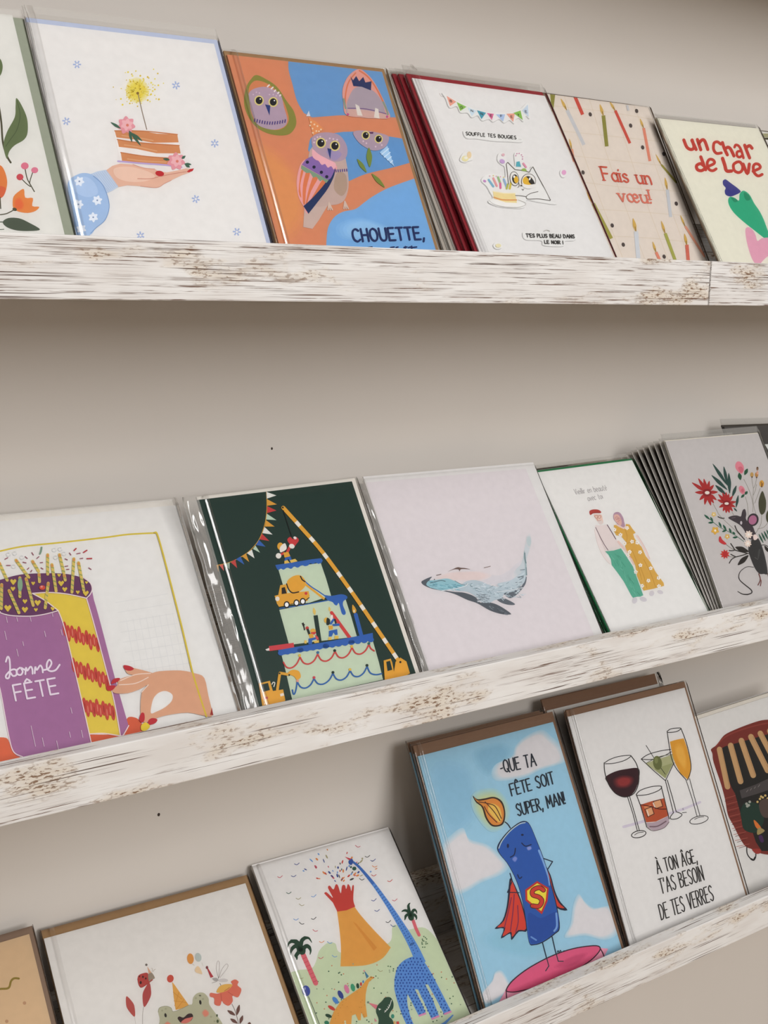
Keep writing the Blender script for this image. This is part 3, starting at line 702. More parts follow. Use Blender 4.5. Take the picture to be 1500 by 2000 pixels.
a.sticker('cat_cutout', [(445, 925), (470, 880), (540, 855), (640, 862), (678, 892), (672, 790), (640, 765), (602, 722), (612, 660), (660, 648), (695, 735), (770, 780), (765, 665), (800, 642), (856, 668), (852, 740), (905, 760), (914, 806), (950, 780), (1010, 900), (1115, 1110), (1182, 1142), (1150, 1152), (1000, 1130), (885, 1112), (868, 1180), (780, 1192), (600, 1172), (510, 1125), (556, 1090), (532, 1040), (495, 975)])
a.ell('#f3f0ea', 690, 1145, 180, 34, 5)
a.line('#b3aba2', 4, [(520, 1118), (560, 1150), (650, 1176), (780, 1186), (862, 1166), (872, 1140), (800, 1110)])
a.poly('#f1dc9f', [(556, 1024), (660, 1042), (772, 1044), (790, 1140), (680, 1135), (566, 1098)]); a.line('#dd9a5e', 12, [(566, 1086), (650, 1110), (786, 1112)]); a.line('#f6e9c4', 8, [(556, 1028), (660, 1046), (772, 1046)])
for c, p, q in (('#7fb6cc', (515, 915), (560, 980)), ('#eba0a0', (560, 900), (594, 975)), ('#9fbf84', (606, 890), (628, 950)), ('#dd6c9c', (628, 950), (630, 995)), ('#9ab7d8', (662, 910), (690, 985)), ('#b7b95a', (700, 960), (690, 1000)), ('#d9c24a', (735, 930), (720, 1000)), ('#c98ac4', (480, 930), (470, 925))): a.line(c, 20, [p, q], False)
a.dots('#e3a0b8', 6, [(525, 878), (630, 885), (700, 880), (590, 880)]); a.dots('#e7cf78', 6, [(560, 875), (660, 890)])
LC = '#5b534b'
a.line(LC, 6, [(708, 960), (698, 860), (686, 762), (700, 744), (735, 780), (772, 816), (830, 822), (880, 832), (912, 842), (928, 808), (946, 788), (1000, 890), (1060, 1000), (1118, 1115)], False)
a.ell(LC, 765, 905, 46, 72, -8); a.ell('#f1ede6', 765, 905, 40, 66, -8); a.ell('#2c2a28', 772, 908, 30, 46, -8); a.ell('#e8b93a', 782, 914, 22, 34, -8); a.ell('#ffffff', 762, 885, 9, 13)
a.ell(LC, 903, 930, 72, 76, 12); a.ell('#f1ede6', 903, 930, 66, 70, 12); a.ell('#e8b93a', 895, 925, 50, 46, 8); a.blob('#2c2a28', [(880, 884), (915, 884), (950, 920), (962, 958), (930, 960), (906, 938), (902, 908)]); a.ell('#ffffff', 915, 906, 8, 16, 20)
a.blob('#f1ede6', [(840, 955), (900, 965), (968, 958), (970, 985), (900, 1004), (850, 985)])
a.line(LC, 5, [(806, 940), (812, 975), (796, 992)]); a.ell(LC, 832, 972, 10, 8); a.line(LC, 4, [(838, 1005), (850, 1018), (858, 1002)], False)
a.line(LC, 5, [(998, 1030), (930, 1046), (888, 1070), (882, 1090), (902, 1104), (1000, 1102), (1116, 1118)]); a.line(LC, 5, [(772, 1068), (830, 1072), (880, 1080)])
a.poly('#59b0bb', [(786, 740), (815, 735), (830, 788), (780, 786)]); a.line('#e796ad', 18, [(852, 756), (878, 792)], False); a.blob('#9cba5c', [(834, 826), (845, 806), (870, 806), (884, 832)])
a.dots('#d58fae', 6, [(790, 660), (812, 658), (835, 672), (845, 690), (845, 712), (780, 680)]); a.ell('#e2b3b9', 655, 672, 16, 14); a.ell('#c8a3cf', 646, 736, 26, 20, 25)
a.at(750, 110, 3.261)
a.sticker('caption_cutout', [(880, 1140), (900, 1122), (1060, 1128), (1212, 1138), (1222, 1162), (1205, 1178), (1148, 1182), (1140, 1212), (1060, 1214), (1008, 1206), (996, 1178), (900, 1172)])
a.text('#3a3734', 5, "T'ES PLUS BEAU DANS", (902, 1158), (1208, 1164), (-4, -22)); a.text('#3a3734', 5, 'LE NOIR !', (1018, 1198), (1136, 1202), (-3, -20))
a.sticker('petal_cutout', [(692, 1205), (712, 1190), (740, 1198), (748, 1222), (722, 1232), (700, 1225)]); a.ell('#ece0b4', 722, 1212, 18, 12)
a.flat(); a.line('#bdb6ae', 4, [(1015, 1116), (1035, 1108), (1055, 1116)])
card('cat', a, 'white card with a wide-eyed cat, birthday cake and bunting cut-outs', env='#8e1f2b', env_side=0.001, env_top=0.006, env_left=0.003, top=0.009, front=0.0026, left=0.0025, seam=0.0002)
for k, (dy, dt) in enumerate(((0.0085, 0.0072), (0.0125, 0.0108), (0.0170, 0.0142), (0.0215, 0.0176), (0.0260, 0.0210)), 1):
    key = 'stack%d' % k; POSE[key] = stack_pose('cat', k, dy, dt, -0.0042, 0.0, 0.008)
    if k < 3: card(key, None, 'red enveloped card in clear film stacked behind the wide-eyed cat card', 'red enveloped cards behind the cat card', env='#8e1f2b', env_side=-0.002, env_top=0.0045, env_left=0.003, top=0.006, thick=0.4, base='#8e1f2b', seam=0.0)
    else: card(key, None, 'grey enveloped card in clear film between owl card and red stack', 'grey enveloped cards beside the owl card', env='#b5ada4', env_side=-0.004, env_top=0.003, env_left=0.003, top=0.005, thick=0.4, base='#c9c2b8')

# -- candles, "Fais un voeu !"
a = Art('wish', '#e5d8ca').at(1050, 160, 3.333)
for P in ([(40, 150), (420, 190), (780, 250)], [(60, 310), (450, 350), (800, 388)], [(80, 465), (450, 505), (850, 548)], [(200, 640), (600, 690), (930, 712)], [(300, 825), (650, 845), (980, 872)], [(400, 1000), (750, 1018), (1060, 1052)],
          [(170, 80), (330, 560), (560, 1160)], [(330, 90), (480, 560), (700, 1160)], [(480, 100), (640, 600), (850, 1160)], [(620, 130), (800, 640), (990, 1160)]): a.line('#dccbb4', 3, P, True, False)
def taper(a, col, w, p, q, fl=None):
    a.line(col, w, [p, q], False, False)
    if fl: a.leaf('#d3ac58', (p[0], p[1] + 4), fl, w * .8); a.line('#4a3c30', 3, [(p[0], p[1]), (p[0] + (fl[0] - p[0]) * .35, p[1] + (fl[1] - p[1]) * .35)], False, False)
a.poly('#8f8a3e', [(80, 68), (116, 72), (101, 196), (92, 190)])
for c, w_, p, q, f in (('#c9c8c8', 22, (190, 182), (302, 410), (150, 108)), ('#cd4f40', 22, (240, 88), (293, 213), None), ('#8f8a3e', 24, (428, 218), (450, 420), (405, 145)), ('#cd4f40', 18, (505, 186), (601, 400), (468, 125)),
                       ('#e08a70', 18, (690, 300), (731, 516), (666, 238)), ('#9c9244', 13, (806, 540), (905, 658), (768, 470)), ('#c9cacc', 20, (844, 700), (866, 880), (828, 622)), ('#e09474', 16, (222, 438), (236, 520), (206, 370)),
                       ('#a49c46', 22, (362, 792), (480, 1020), (320, 715)), ('#d2d4d6', 27, (640, 972), (656, 1160), (620, 888)), ('#a9a850', 20, (830, 986), (898, 1170), (804, 905)), ('#d4705c', 22, (971, 1060), (980, 1170), (955, 988)),
                       ('#e08a70', 18, (770, 1108), (794, 1160), (748, 1040)), ('#e6a184', 14, (960, 940), (1088, 1140), (928, 868)), ('#c9c8c8', 14, (582, 152), (590, 188), None)): taper(a, c, w_, p, q, f)
for x, y in ((342, 212), (605, 285), (644, 190), (683, 427), (295, 590), (902, 793), (485, 935), (557, 1060), (820, 470), (823, 1138)): a.ell('#4d4340', x, y, 10, 14, -20)
a.text('#cf5a46', 11, 'Fais un', (432, 641), (742, 668), (-26, -88), 0.11); a.text('#dc7b66', 11, 'vœu!', (536, 778), (742, 790), (-24, -84), 0.11)
card('wish', a, 'peach card scattered with thin candles and red lettering', env='#8d735c', env_side=0.0030, env_top=0.0015, top=0.001, right=0.0008)

# -- hearts, "un char de LOVE"
a = Art('char', '#ece7d4').at(1050, 160, 3.333)
R_ = '#c53c30'
def let(a, w, *S):
    for P in S: a.line(R_, w, P)
let(a, 21, [(952, 378), (972, 425), (1000, 440), (1018, 425), (1006, 378)], [(1004, 380), (1032, 440)])
let(a, 21, [(1040, 375), (1062, 442)], [(1050, 400), (1070, 378), (1088, 385), (1108, 440)])
let(a, 19, [(1192, 405), (1170, 390), (1148, 400), (1146, 440), (1165, 465), (1196, 462)])
let(a, 21, [(1203, 395), (1215, 432), (1235, 475)], [(1222, 435), (1240, 425), (1258, 440), (1278, 482)])
let(a, 17, [(1282, 425), (1290, 410), (1310, 418), (1325, 445), (1340, 495)], [(1325, 450), (1300, 455), (1298, 480), (1315, 490), (1332, 478)])
let(a, 21, [(1348, 412), (1362, 450), (1380, 495)], [(1362, 425), (1380, 415), (1396, 432)])
let(a, 21, [(1062, 488), (1078, 530), (1094, 572)], [(1080, 545), (1060, 532), (1035, 545), (1040, 570), (1065, 578), (1088, 566)])
let(a, 19, [(1106, 552), (1150, 530), (1142, 508), (1118, 505), (1104, 530), (1115, 568), (1140, 578), (1162, 566)])
let(a, 23, [(1204, 498), (1218, 540), (1230, 578), (1262, 580)])
let(a, 19, [(1296, 522), (1275, 540), (1280, 575), (1305, 590), (1328, 580), (1335, 550), (1318, 522), (1296, 522)])
let(a, 21, [(1338, 535), (1366, 598), (1378, 535)])
let(a, 19, [(1402, 582), (1448, 560), (1440, 538), (1418, 534), (1404, 552), (1410, 590), (1435, 612), (1462, 602)])
a.blob('#3f3f8a', [(1206, 645), (1222, 634), (1240, 645), (1262, 662), (1300, 690), (1322, 715), (1290, 735), (1255, 746), (1225, 735), (1218, 710), (1224, 690), (1208, 670)])
a.blob('#33b184', [(1240, 775), (1252, 748), (1285, 756), (1310, 772), (1316, 728), (1342, 708), (1380, 735), (1410, 790), (1450, 850), (1485, 930), (1512, 1035), (1400, 958), (1300, 875), (1255, 820)])
a.blob('#22936a', [(1258, 752), (1285, 760), (1304, 776), (1280, 782)]); a.blob('#22936a', [(1345, 718), (1378, 740), (1385, 765), (1362, 772), (1345, 750)])
a.blob('#e6a9bb', [(1352, 968), (1368, 946), (1395, 958), (1418, 995), (1432, 1035), (1465, 1016), (1540, 1020), (1560, 1080), (1480, 1150), (1438, 1190), (1400, 1160), (1366, 1060)])
card('char', a, 'cream card with stacked green and pink hearts and bold red lettering', env='#8d7a60', env_side=0.0005, env_top=0.001, env_left=-0.001, left=0.0012, top=0.006)

# -- card with olive border at the far right
a = Art('olive', '#e9e4da').at(1400, 220, 15)
a.poly('#aba67e', [(1270, 610), (3000, 612), (3000, 730), (1290, 728)])
a.poly('#38351a', [(1290, 736), (3000, 740), (3000, 820), (1400, 790), (1470, 950), (1640, 1400), (1560, 1300)])
card('olive', a, 'card with a white top edge and olive band at the far right end', top=0.002)

# ================================================================== middle shelf
# -- "bonne fete" purple cake
a = Art('bonne', '#eae6e0').at(0, 960, 3.409)
for i in range(9): a.line('#dedbd7', 3, [(770 + 12 * i, 700 + 66 * i + 40), (1120 + 20 * i, 640 + 66 * i + 40)], False, False)
for i in range(8): a.line('#e0ddd9', 3, [(840 + 44 * i, 850 - 6 * i), (960 + 46 * i, 1500 - 6 * i)], False, False)
a.line('#d9c045', 11, [(-20, 402), (150, 366), (400, 340), (700, 306), (850, 286), (1030, 276)]); 
a.blob('#dd6a44', [(-60, 1660), (40, 1640), (75, 1700), (135, 1765), (60, 1800), (-60, 1800)])
a.poly('#d8623f', smooth([(830, 1620), (845, 1512), (900, 1505), (940, 1538), (962, 1592)], False) + [(900, 1640), (760, 1660), (600, 1680), (596, 1618)])
a.poly('#a9719c', [(-150, 760), (-60, 785), (0, 800), (60, 825), (200, 830), (300, 818), (387, 795), (425, 900), (482, 1130), (545, 1400), (612, 1690), (520, 1720), (300, 1760), (160, 1775), (110, 1760), (78, 1720), (55, 1620), (20, 1420), (-5, 1300), (-60, 1080), (-120, 850)])
a.poly('#a9719c', smooth([(572, 712), (612, 655)], False) + smooth([(625, 720), (665, 860), (765, 1240), (856, 1560)], False) + [(815, 1635), (790, 1625), (700, 1180), (620, 860)])
a.poly('#6b3b62', smooth([(-180, 690), (-130, 630), (-60, 602), (0, 588), (100, 560), (200, 547), (400, 545), (520, 565), (590, 600), (613, 645), (600, 685), (575, 712), (450, 684), (330, 674), (216, 680), (300, 728), (387, 795), (300, 815), (190, 830), (100, 828), (0, 805), (-60, 785), (-150, 750)], True))
a.poly('#e4ca4c', smooth([(214, 680), (330, 674), (450, 685), (575, 712)], False) + [(620, 870), (700, 1150), (760, 1400), (802, 1625), (690, 1612), (596, 1618), (545, 1390), (482, 1130), (425, 900), (387, 790), (300, 728)])
for (x0, y0), (x1, y1) in (((432, 925), (650, 1010)), ((490, 1165), (712, 1262)), ((562, 1432), (752, 1465))):
    for i in range(10):
        t = i / 9; x = x0 + (x1 - x0) * t; y = y0 + (y1 - y0) * t + (10 if i % 2 else -10)
        a.ell('#c8493c', x, y, 14, 50 + 8 * math.sin(i * 2.1), -6)
        a.ell('#dd8068' if i % 3 else '#a8332c', x + 2, y + 6, 4, 26, -6)
OUT = '#f2dede'
for P in ([(-20, 800), (60, 826), (200, 832), (300, 818), (387, 795)], [(387, 795), (425, 900), (482, 1130), (545, 1400), (608, 1680)], [(214, 680), (300, 728), (387, 795)], [(214, 680), (330, 674), (450, 685), (575, 712)], [(575, 712), (620, 865), (700, 1165), (760, 1400), (800, 1625)],
          [(575, 712), (600, 685), (613, 650), (600, 610), (560, 578)], [(596, 1616), (690, 1612), (800, 1628), (820, 1622), (856, 1560)]): a.line(OUT, 7, P)
a.line(OUT, 7, [(-150, 760), (-60, 785), (0, 802)]); a.line(OUT, 7, [(-150, 760), (-60, 1080), (0, 1320), (30, 1480), (60, 1640), (90, 1735), (150, 1768)])
for x, y, l in ((40, 835, 40), (110, 838, 30), (200, 838, 30), (345, 805, 30), (110, 1050, 50), (295, 930, 40), (405, 920, 40), (470, 1440, 40), (205, 1560, 140), (280, 1640, 60), (375, 1660, 60), (460, 1600, 40), (540, 1590, 50), (30, 930, 60), (150, 1000, 30)): a.line('#d9bccd', 5, [(x, y), (x + l * .22, y + l)], False)
T_ = '#f3e4ec'
a.line(T_, 12, [(38, 1135), (50, 1102), (62, 1120), (66, 1180), (60, 1238), (42, 1245), (40, 1225), (75, 1190), (105, 1190), (108, 1222), (86, 1230), (70, 1210)])
a.line(T_, 12, [(132, 1175), (112, 1192), (116, 1218), (138, 1222), (150, 1200), (138, 1176), (165, 1190)])
a.line(T_, 12, [(168, 1218), (172, 1172), (180, 1195), (202, 1168), (214, 1185), (216, 1215)]); a.line(T_, 12, [(230, 1212), (234, 1168), (244, 1190), (266, 1160), (280, 1178), (284, 1206)])
a.line(T_, 12, [(292, 1190), (322, 1180), (342, 1145), (328, 1122), (312, 1145), (312, 1180), (335, 1198), (370, 1190), (396, 1155)])
a.text(T_, 12, 'FÊTE', (105, 1394), (388, 1345), (-22, -102))
a.at(0, 1040, 6.818)
def heart(a, c, x, y, r): a.blob(c, [(x, y - r * .45), (x + r * .5, y - r * .85), (x + r, y - r * .3), (x + r * .5, y + r * .45), (x, y + r), (x - r * .55, y + r * .4), (x - r, y - r * .35), (x - r * .5, y - r * .85)], 3)
for x, y, r in ((175, 660, 42), (170, 752, 32), (440, 680, 26), (330, 920, 32), (500, 938, 42), (102, 1010, 48), (330, 1030, 42), (476, 1032, 26), (812, 680, 40), (860, 760, 34), (700, 1018, 28), (1140, 812, 40), (1034, 798, 26), (785, 572, 24), (1150, 670, 20), (385, 605, 18)): heart(a, '#e4c64e', x, y, r)
def birthday(a, p, q, w=40):
    a.line('#dcc266', w, [p, q], False)
    d = math.hypot(q[0] - p[0], q[1] - p[1]); ux, uy = (q[0] - p[0]) / d, (q[1] - p[1]) / d
    k = 40
    while k < d - 20:
        x, y = p[0] + ux * k, p[1] + uy * k
        a.line('#98a45c', 15, [(x - uy * w * .45 - ux * 12, y + ux * w * .45 - uy * 12), (x + uy * w * .45 + ux * 12, y - ux * w * .45 + uy * 12)], False, False); k += 62
    a.ell('#d79650', p[0] + ux * 14, p[1] + uy * 14, w * .42, w * .6, math.degrees(math.atan2(uy, ux)) - 90)
for p, q in (((-10, 410), (95, 640)), ((212, 372), (372, 590)), ((345, 620), (440, 975)), ((432, 388), (512, 520)), ((518, 560), (524, 660)), ((633, 300), (634, 560)), ((640, 680), (600, 1008)), ((690, 432), (745, 785)), ((790, 300), (848, 540)), ((852, 570), (866, 640)), ((982, 355), (955, 800)), ((1044, 408), (1112, 775)), ((118, 780), (250, 1075)), ((262, 610), (262, 860)), ((20, 700), (15, 1020))): birthday(a, p, q)
a.ell('#8fae8c', 265, 700, 34, 90); a.ell('#d7543e', 560, 740, 40, 30); a.ell('#e89a8e', 552, 728, 16, 14)
a.seg('#96485a', 11, [((60, 365), (105, 340)), ((80, 445), (140, 445)), ((330, 325), (365, 355)), ((300, 400), (350, 412)), ((420, 270), (445, 310)), ((485, 355), (520, 325)), ((530, 408), (570, 405)), ((360, 500), (385, 475)), ((405, 535), (425, 505)), ((540, 475), (575, 495)), ((1015, 290), (1070, 280)), ((1060, 355), (1105, 348)), ((860, 355), (900, 372)), ((920, 275), (945, 310)), ((860, 458), (905, 452)), ((880, 498), (920, 495)), ((1175, 475), (1215, 500))])
a.seg('#b8343c', 16, [((980, 250), (1015, 215)), ((1105, 275), (1160, 240)), ((1150, 355), (1225, 352))])
for x, y in ((195, 285), (290, 340), (720, 240), (800, 230), (850, 290), (740, 340), (180, 460), (110, 300)): a.line('#d3d4d2', 5, [(x + 28 * math.cos(t), y + 24 * math.sin(t)) for t in (k * .9 for k in range(7))], True, False)
a.line('#7d9a84', 22, [(530, 290), (545, 250), (552, 205)], True)
a.at(0, 960, 3.409)
a.blob('#dda987', [(935, 1502), (940, 1350), (985, 1290), (930, 1318), (850, 1345), (765, 1346), (746, 1322), (782, 1290), (792, 1254), (900, 1222), (1000, 1214), (1060, 1199), (1200, 1194), (1300, 1214), (1358, 1244), (1385, 1360), (1412, 1492), (1360, 1496), (1250, 1475), (1120, 1490), (1040, 1512), (1000, 1530), (960, 1540)], 3)
a.blob('#eae6e0', [(1003, 1478), (1008, 1420), (1025, 1372), (1060, 1340), (1105, 1332), (1145, 1356), (1140, 1398), (1095, 1440), (1040, 1468)])
a.blob('#dda987', [(830, 1165), (880, 1176), (960, 1195), (1012, 1214), (940, 1226), (850, 1216)])
a.line('#f0d9c8', 6, [(800, 1262), (900, 1222), (1000, 1214)]); a.line('#f0d9c8', 6, [(792, 1290), (900, 1280), (985, 1240)]); a.line('#f0d9c8', 6, [(940, 1340), (985, 1290)])
for P in ([(820, 1160), (860, 1164), (890, 1182), (868, 1196), (832, 1190)], [(738, 1278), (756, 1250), (796, 1245), (786, 1266), (746, 1284)], [(706, 1305), (730, 1294), (768, 1297), (746, 1326), (715, 1328)], [(938, 1478), (958, 1480), (961, 1520), (945, 1542), (924, 1522)], [(984, 1530), (1010, 1511), (1046, 1520), (1030, 1546), (990, 1556)]): a.blob('#c12f38', P, 3)
a.blob('#e7cd3e', [(938, 1560), (968, 1540), (997, 1565), (970, 1594), (940, 1592)])
a.line('#d9c045', 11, [(1030, 276), (1048, 296), (1100, 480), (1200, 870), (1250, 1080), (1292, 1250), (1372, 1500)])
a.poly('#a5382f', [(1396, 1490), (1408, 1440), (1418, 1492)])
card('bonne', a, 'white card with a tall purple cake and yellow frame line', env='#e3dfd9', env_side=-0.004, env_top=0.006, env_left=0.002, top=0.002, right=0.0025)

# -- building-site cake on dark green
a = Art('green', '#17342b').at(370, 920, 3.191)
a.line('#d9a23a', 4, [(480, 128), (483, 200), (480, 270), (466, 345), (432, 430), (372, 500), (300, 547), (230, 575), (155, 590)])
for c, P in (('#f0ede4', [(480, 130), (482, 172), (542, 152)]), ('#e3a23a', [(483, 175), (484, 216), (545, 208)]), ('#cf3d3d', [(484, 219), (483, 262), (542, 246)]), ('#c3d8bf', [(482, 266), (478, 302), (542, 306)]), ('#e3a23a', [(477, 306), (470, 346), (530, 346)]),
             ('#f0ede4', [(468, 349), (455, 387), (518, 396)]), ('#cf3d3d', [(452, 391), (438, 426), (498, 436)]), ('#3565b3', [(433, 429), (415, 461), (474, 472)]), ('#c3d8bf', [(411, 464), (396, 486), (440, 509)]), ('#f0ede4', [(389, 490), (358, 512), (405, 544)]),
             ('#e3a23a', [(352, 513), (325, 530), (372, 567)]), ('#3565b3', [(318, 533), (290, 550), (342, 584)]), ('#cf4a44', [(285, 551), (256, 568), (297, 605)]), ('#b3c5b0', [(250, 570), (215, 582), (250, 613)]), ('#dd6a62', [(210, 581), (186, 587), (214, 623)]), ('#e3a23a', [(181, 587), (158, 592), (180, 632)])): a.poly(c, P)
MINT = '#cad6bb'
a.poly(MINT, [(572, 1140), (860, 1085), (1140, 1050), (1180, 1190), (1206, 1300), (640, 1425), (600, 1250)])
a.at(500, 1030, 5.769)
a.poly(MINT, [(250, 470), (728, 400), (790, 580), (845, 770), (600, 850), (300, 880), (300, 640)])
a.poly(MINT, [(262, 930), (800, 828), (1010, 815), (1070, 1000), (1136, 1230), (372, 1325)])
B_ = '#2f64b2'
a.poly(B_, smooth([(216, 425), (480, 385), (735, 348), (736, 404)], False, 2) + smooth([(700, 412), (670, 398), (640, 415), (612, 405), (585, 430), (550, 438), (515, 428), (470, 455), (430, 442), (395, 468), (350, 455), (310, 478), (280, 466), (252, 482), (232, 462)], False, 3))
a.line(B_, 10, [(266, 915), (500, 880), (800, 826)])
a.blob(B_, [(768, 764), (850, 772), (960, 754), (1022, 774), (1024, 804), (985, 832), (980, 880), (1010, 955), (1000, 985), (968, 976), (945, 900), (930, 852), (910, 880), (885, 872), (860, 842), (812, 826), (790, 800)], 3)
a.line('#e5a838', 24, [(552, 640), (650, 715), (762, 803)], False); a.line(B_, 13, [(540, 600), (620, 668), (700, 720), (780, 775)])
a.poly('#e5a838', [(208, 772), (250, 762), (272, 652), (352, 640), (350, 742), (592, 718), (604, 775), (580, 830), (400, 870), (258, 895), (235, 860)])
a.blob('#e5a838', [(345, 625), (400, 560), (480, 538), (535, 570), (562, 640), (520, 702), (455, 735), (390, 722)])
a.line('#221a14', 14, [(500, 552), (520, 590), (552, 612)]); a.line('#221a14', 14, [(344, 638), (368, 700), (410, 738), (480, 728)])
a.poly('#221a14', [(288, 682), (324, 673), (346, 745), (288, 753)]); a.ell('#cf3d3d', 562, 745, 17); a.ell('#efe6d8', 240, 806, 24, 26)
for x, y in ((345, 872), (455, 852), (526, 836)): a.ell('#17140f', x, y, 34, 40); a.ell('#ffffff', x, y, 21, 25)
a.line('#17140f', 9, [(560, 822), (598, 793)], False)
a.line('#17140f', 6, [(378, 868), (424, 860)], False)
a.line('#17302a', 48, [(670, 992), (715, 1295)], False, False); a.leaf('#e3c067', (662, 990), (648, 905), 34)
a.line('#d23f3c', 38, [(850, 962), (1055, 1245)], False); a.leaf('#e3c067', (832, 950), (822, 895), 26)
a.line(B_, 44, [(1122, 985), (1188, 1230)], False); a.blob('#e5a838', [(1088, 872), (1128, 930), (1118, 965), (1092, 962), (1082, 920)]); a.ell('#f4e3b8', 1104, 945, 10, 16)
# workers
a.ell('#e5a838', 272, 214, 34, 42); a.blob('#f1ebe0', [(270, 225), (320, 180), (342, 215), (338, 250), (300, 275), (270, 280)]); a.line('#cf3d3d', 30, [(352, 278), (378, 226)], False); a.line('#cf3d3d', 26, [(282, 305), (312, 292)], False)
heart(a, '#cf3b3d', 416, 165, 66); a.ell('#f6e9e6', 438, 120, 20, 15, 30); a.ell('#f1ebe0', 402, 214, 32, 26, 20); a.ell('#f1ebe0', 252, 322, 31)
a.poly('#e5a838', [(306, 288), (362, 276), (386, 328), (320, 342)]); a.poly(B_, [(324, 345), (386, 326), (404, 372), (376, 378), (358, 352), (350, 382), (318, 384)])
a.poly('#edc25a', [(318, 380), (352, 370), (378, 402), (318, 412)]); a.poly('#edc25a', [(380, 372), (440, 356), (466, 384), (390, 402)])
a.line('#14110e', 14, [(530, 1080), (545, 1155)], False); a.poly('#14110e', [(512, 1078), (552, 1096), (530, 1122)]); a.ell('#c9423c', 575, 1136, 20); a.line('#16231d', 26, [(582, 1155), (600, 1205)], False); a.ell('#e5b14a', 640, 1168, 32, 26); a.blob('#cf3d3d', [(618, 1186), (672, 1180), (662, 1205), (630, 1208)])
a.poly('#e5a838', [(590, 1205), (640, 1200), (650, 1245), (605, 1252)]); a.poly('#d8565a', [(665, 1210), (700, 1240), (705, 1270), (670, 1262)]); a.poly(B_, [(590, 1255), (668, 1240), (675, 1262), (630, 1276), (628, 1318), (588, 1320)]); a.poly('#edc25a', [(545, 1272), (572, 1278), (566, 1312), (540, 1308)]); a.poly('#edc25a', [(640, 1285), (705, 1272), (708, 1300), (660, 1306)])
a.ell('#e5b14a', 792, 1048, 28, 32); a.blob('#16231d', [(800, 1020), (830, 1042), (828, 1092), (796, 1102), (790, 1060)]); a.ell('#efe9de', 848, 1020, 16, 34, 12); a.line(B_, 24, [(842, 1085), (872, 1040)], False); a.line(B_, 26, [(870, 1102), (930, 1098)], False); a.line('#16231d', 18, [(886, 1040), (898, 1080)], False); a.poly('#e5a838', [(812, 1110), (866, 1108), (862, 1152), (822, 1156)])
a.poly(B_, [(820, 1168), (912, 1148), (918, 1212), (890, 1214), (872, 1184), (852, 1230), (818, 1232)]); a.poly('#edc25a', [(814, 1240), (850, 1238), (846, 1270), (810, 1272)]); a.poly('#e8c04e', [(885, 1222), (930, 1226), (925, 1258), (880, 1258)])
a.line('#d2434a', 56, [(145, 1368), (425, 1330)], False, False); a.poly('#f2e9e0', [(102, 1378), (145, 1360), (150, 1390), (118, 1392)])
a.poly(B_, smooth([(245, 1385), (500, 1340), (800, 1290), (1100, 1235), (1312, 1190)], False, 3) + [(1318, 1262), (1290, 1276)] + [(285, 1440), (262, 1440)])
for i in range(15): t = i / 14; a.ell(B_, 280 + 1010 * t, 1418 - 150 * t - 4 * math.sin(3.14 * t), 36, 28)
a.at(370, 920, 3.191)
def swag(a, c, w, P, sag):
    for (x0, y0), (x1, y1) in zip(P, P[1:]):
        a.line(c, w, [(x0, y0), (x0 + (x1 - x0) * .2, y0 + (y1 - y0) * .2 + sag * .75), (x0 + (x1 - x0) * .5, y0 + (y1 - y0) * .5 + sag), (x0 + (x1 - x0) * .8, y0 + (y1 - y0) * .8 + sag * .7), (x1, y1)], True, False)
swag(a, '#cf4340', 9, [(583, 1190), (688, 1160), (798, 1142), (906, 1124), (1012, 1100), (1118, 1078)], 52); a.line('#cf4340', 9, [(1118, 1078), (1128, 1105), (1150, 1122)])
swag(a, '#2f64a8', 9, [(640, 1362), (670, 1312), (775, 1294), (893, 1262), (1000, 1244), (1106, 1218)], 50); a.line('#2f64a8', 9, [(1106, 1218), (1125, 1258), (1160, 1270), (1196, 1264)])
for c, x, y in (('#e3b94a', 685, 1150), ('#3b6f9c', 799, 1132), ('#17302a', 904, 1120), ('#e3b94a', 1010, 1094), ('#2f6a62', 1117, 1076), ('#e39a8a', 672, 1308), ('#cf4350', 775, 1288), ('#17302a', 893, 1256), ('#e3b94a', 999, 1238), ('#17302a', 1105, 1212)): a.ell(c, x, y, 9)
a.poly('#e5a838', [(430, 1325), (500, 1308), (518, 1372), (582, 1362), (596, 1430), (560, 1480), (455, 1480)]); a.poly('#17302a', [(446, 1332), (488, 1321), (500, 1366), (456, 1378)]); a.line('#e5a838', 17, [(546, 1364), (562, 1260), (620, 1270)], False); a.blob('#e5a838', [(612, 1262), (640, 1240), (680, 1248), (692, 1285), (668, 1302), (650, 1282)]); a.ell('#17302a', 560, 1262, 6); a.ell('#17302a', 620, 1272, 6); a.poly('#c9423c', [(464, 1412), (486, 1406), (488, 1420), (466, 1426)]); a.poly('#efe6d8', [(562, 1390), (584, 1384), (588, 1400), (566, 1406)]); a.line('#e9e3d4', 6, [(512, 1330), (520, 1318), (530, 1322), (524, 1345)])
a.line('#e5a838', 24, [(583, 230), (700, 360), (830, 510), (1000, 742), (1150, 960), (1300, 1182)])
BM = [(583, 230), (700, 360), (830, 510), (1000, 742), (1150, 960), (1300, 1182)]; BS = smooth(BM, False, 10)
for x, y in ((672, 330), (758, 428), (840, 528), (922, 638), (1002, 748), (1080, 855), (1145, 950), (1216, 1052), (1280, 1148)):
    i = min(range(len(BS)), key=lambda k: (BS[k][0] - x) ** 2 + (BS[k][1] - y) ** 2); q = BS[i]; r = BS[min(i + 1, len(BS) - 1)]; d = math.hypot(r[0] - q[0], r[1] - q[1]) or 1
    a.line('#f0e8da', 24, [(q[0] - (r[0] - q[0]) / d * 18, q[1] - (r[1] - q[1]) / d * 18), (q[0] + (r[0] - q[0]) / d * 18, q[1] + (r[1] - q[1]) / d * 18)], False, False)
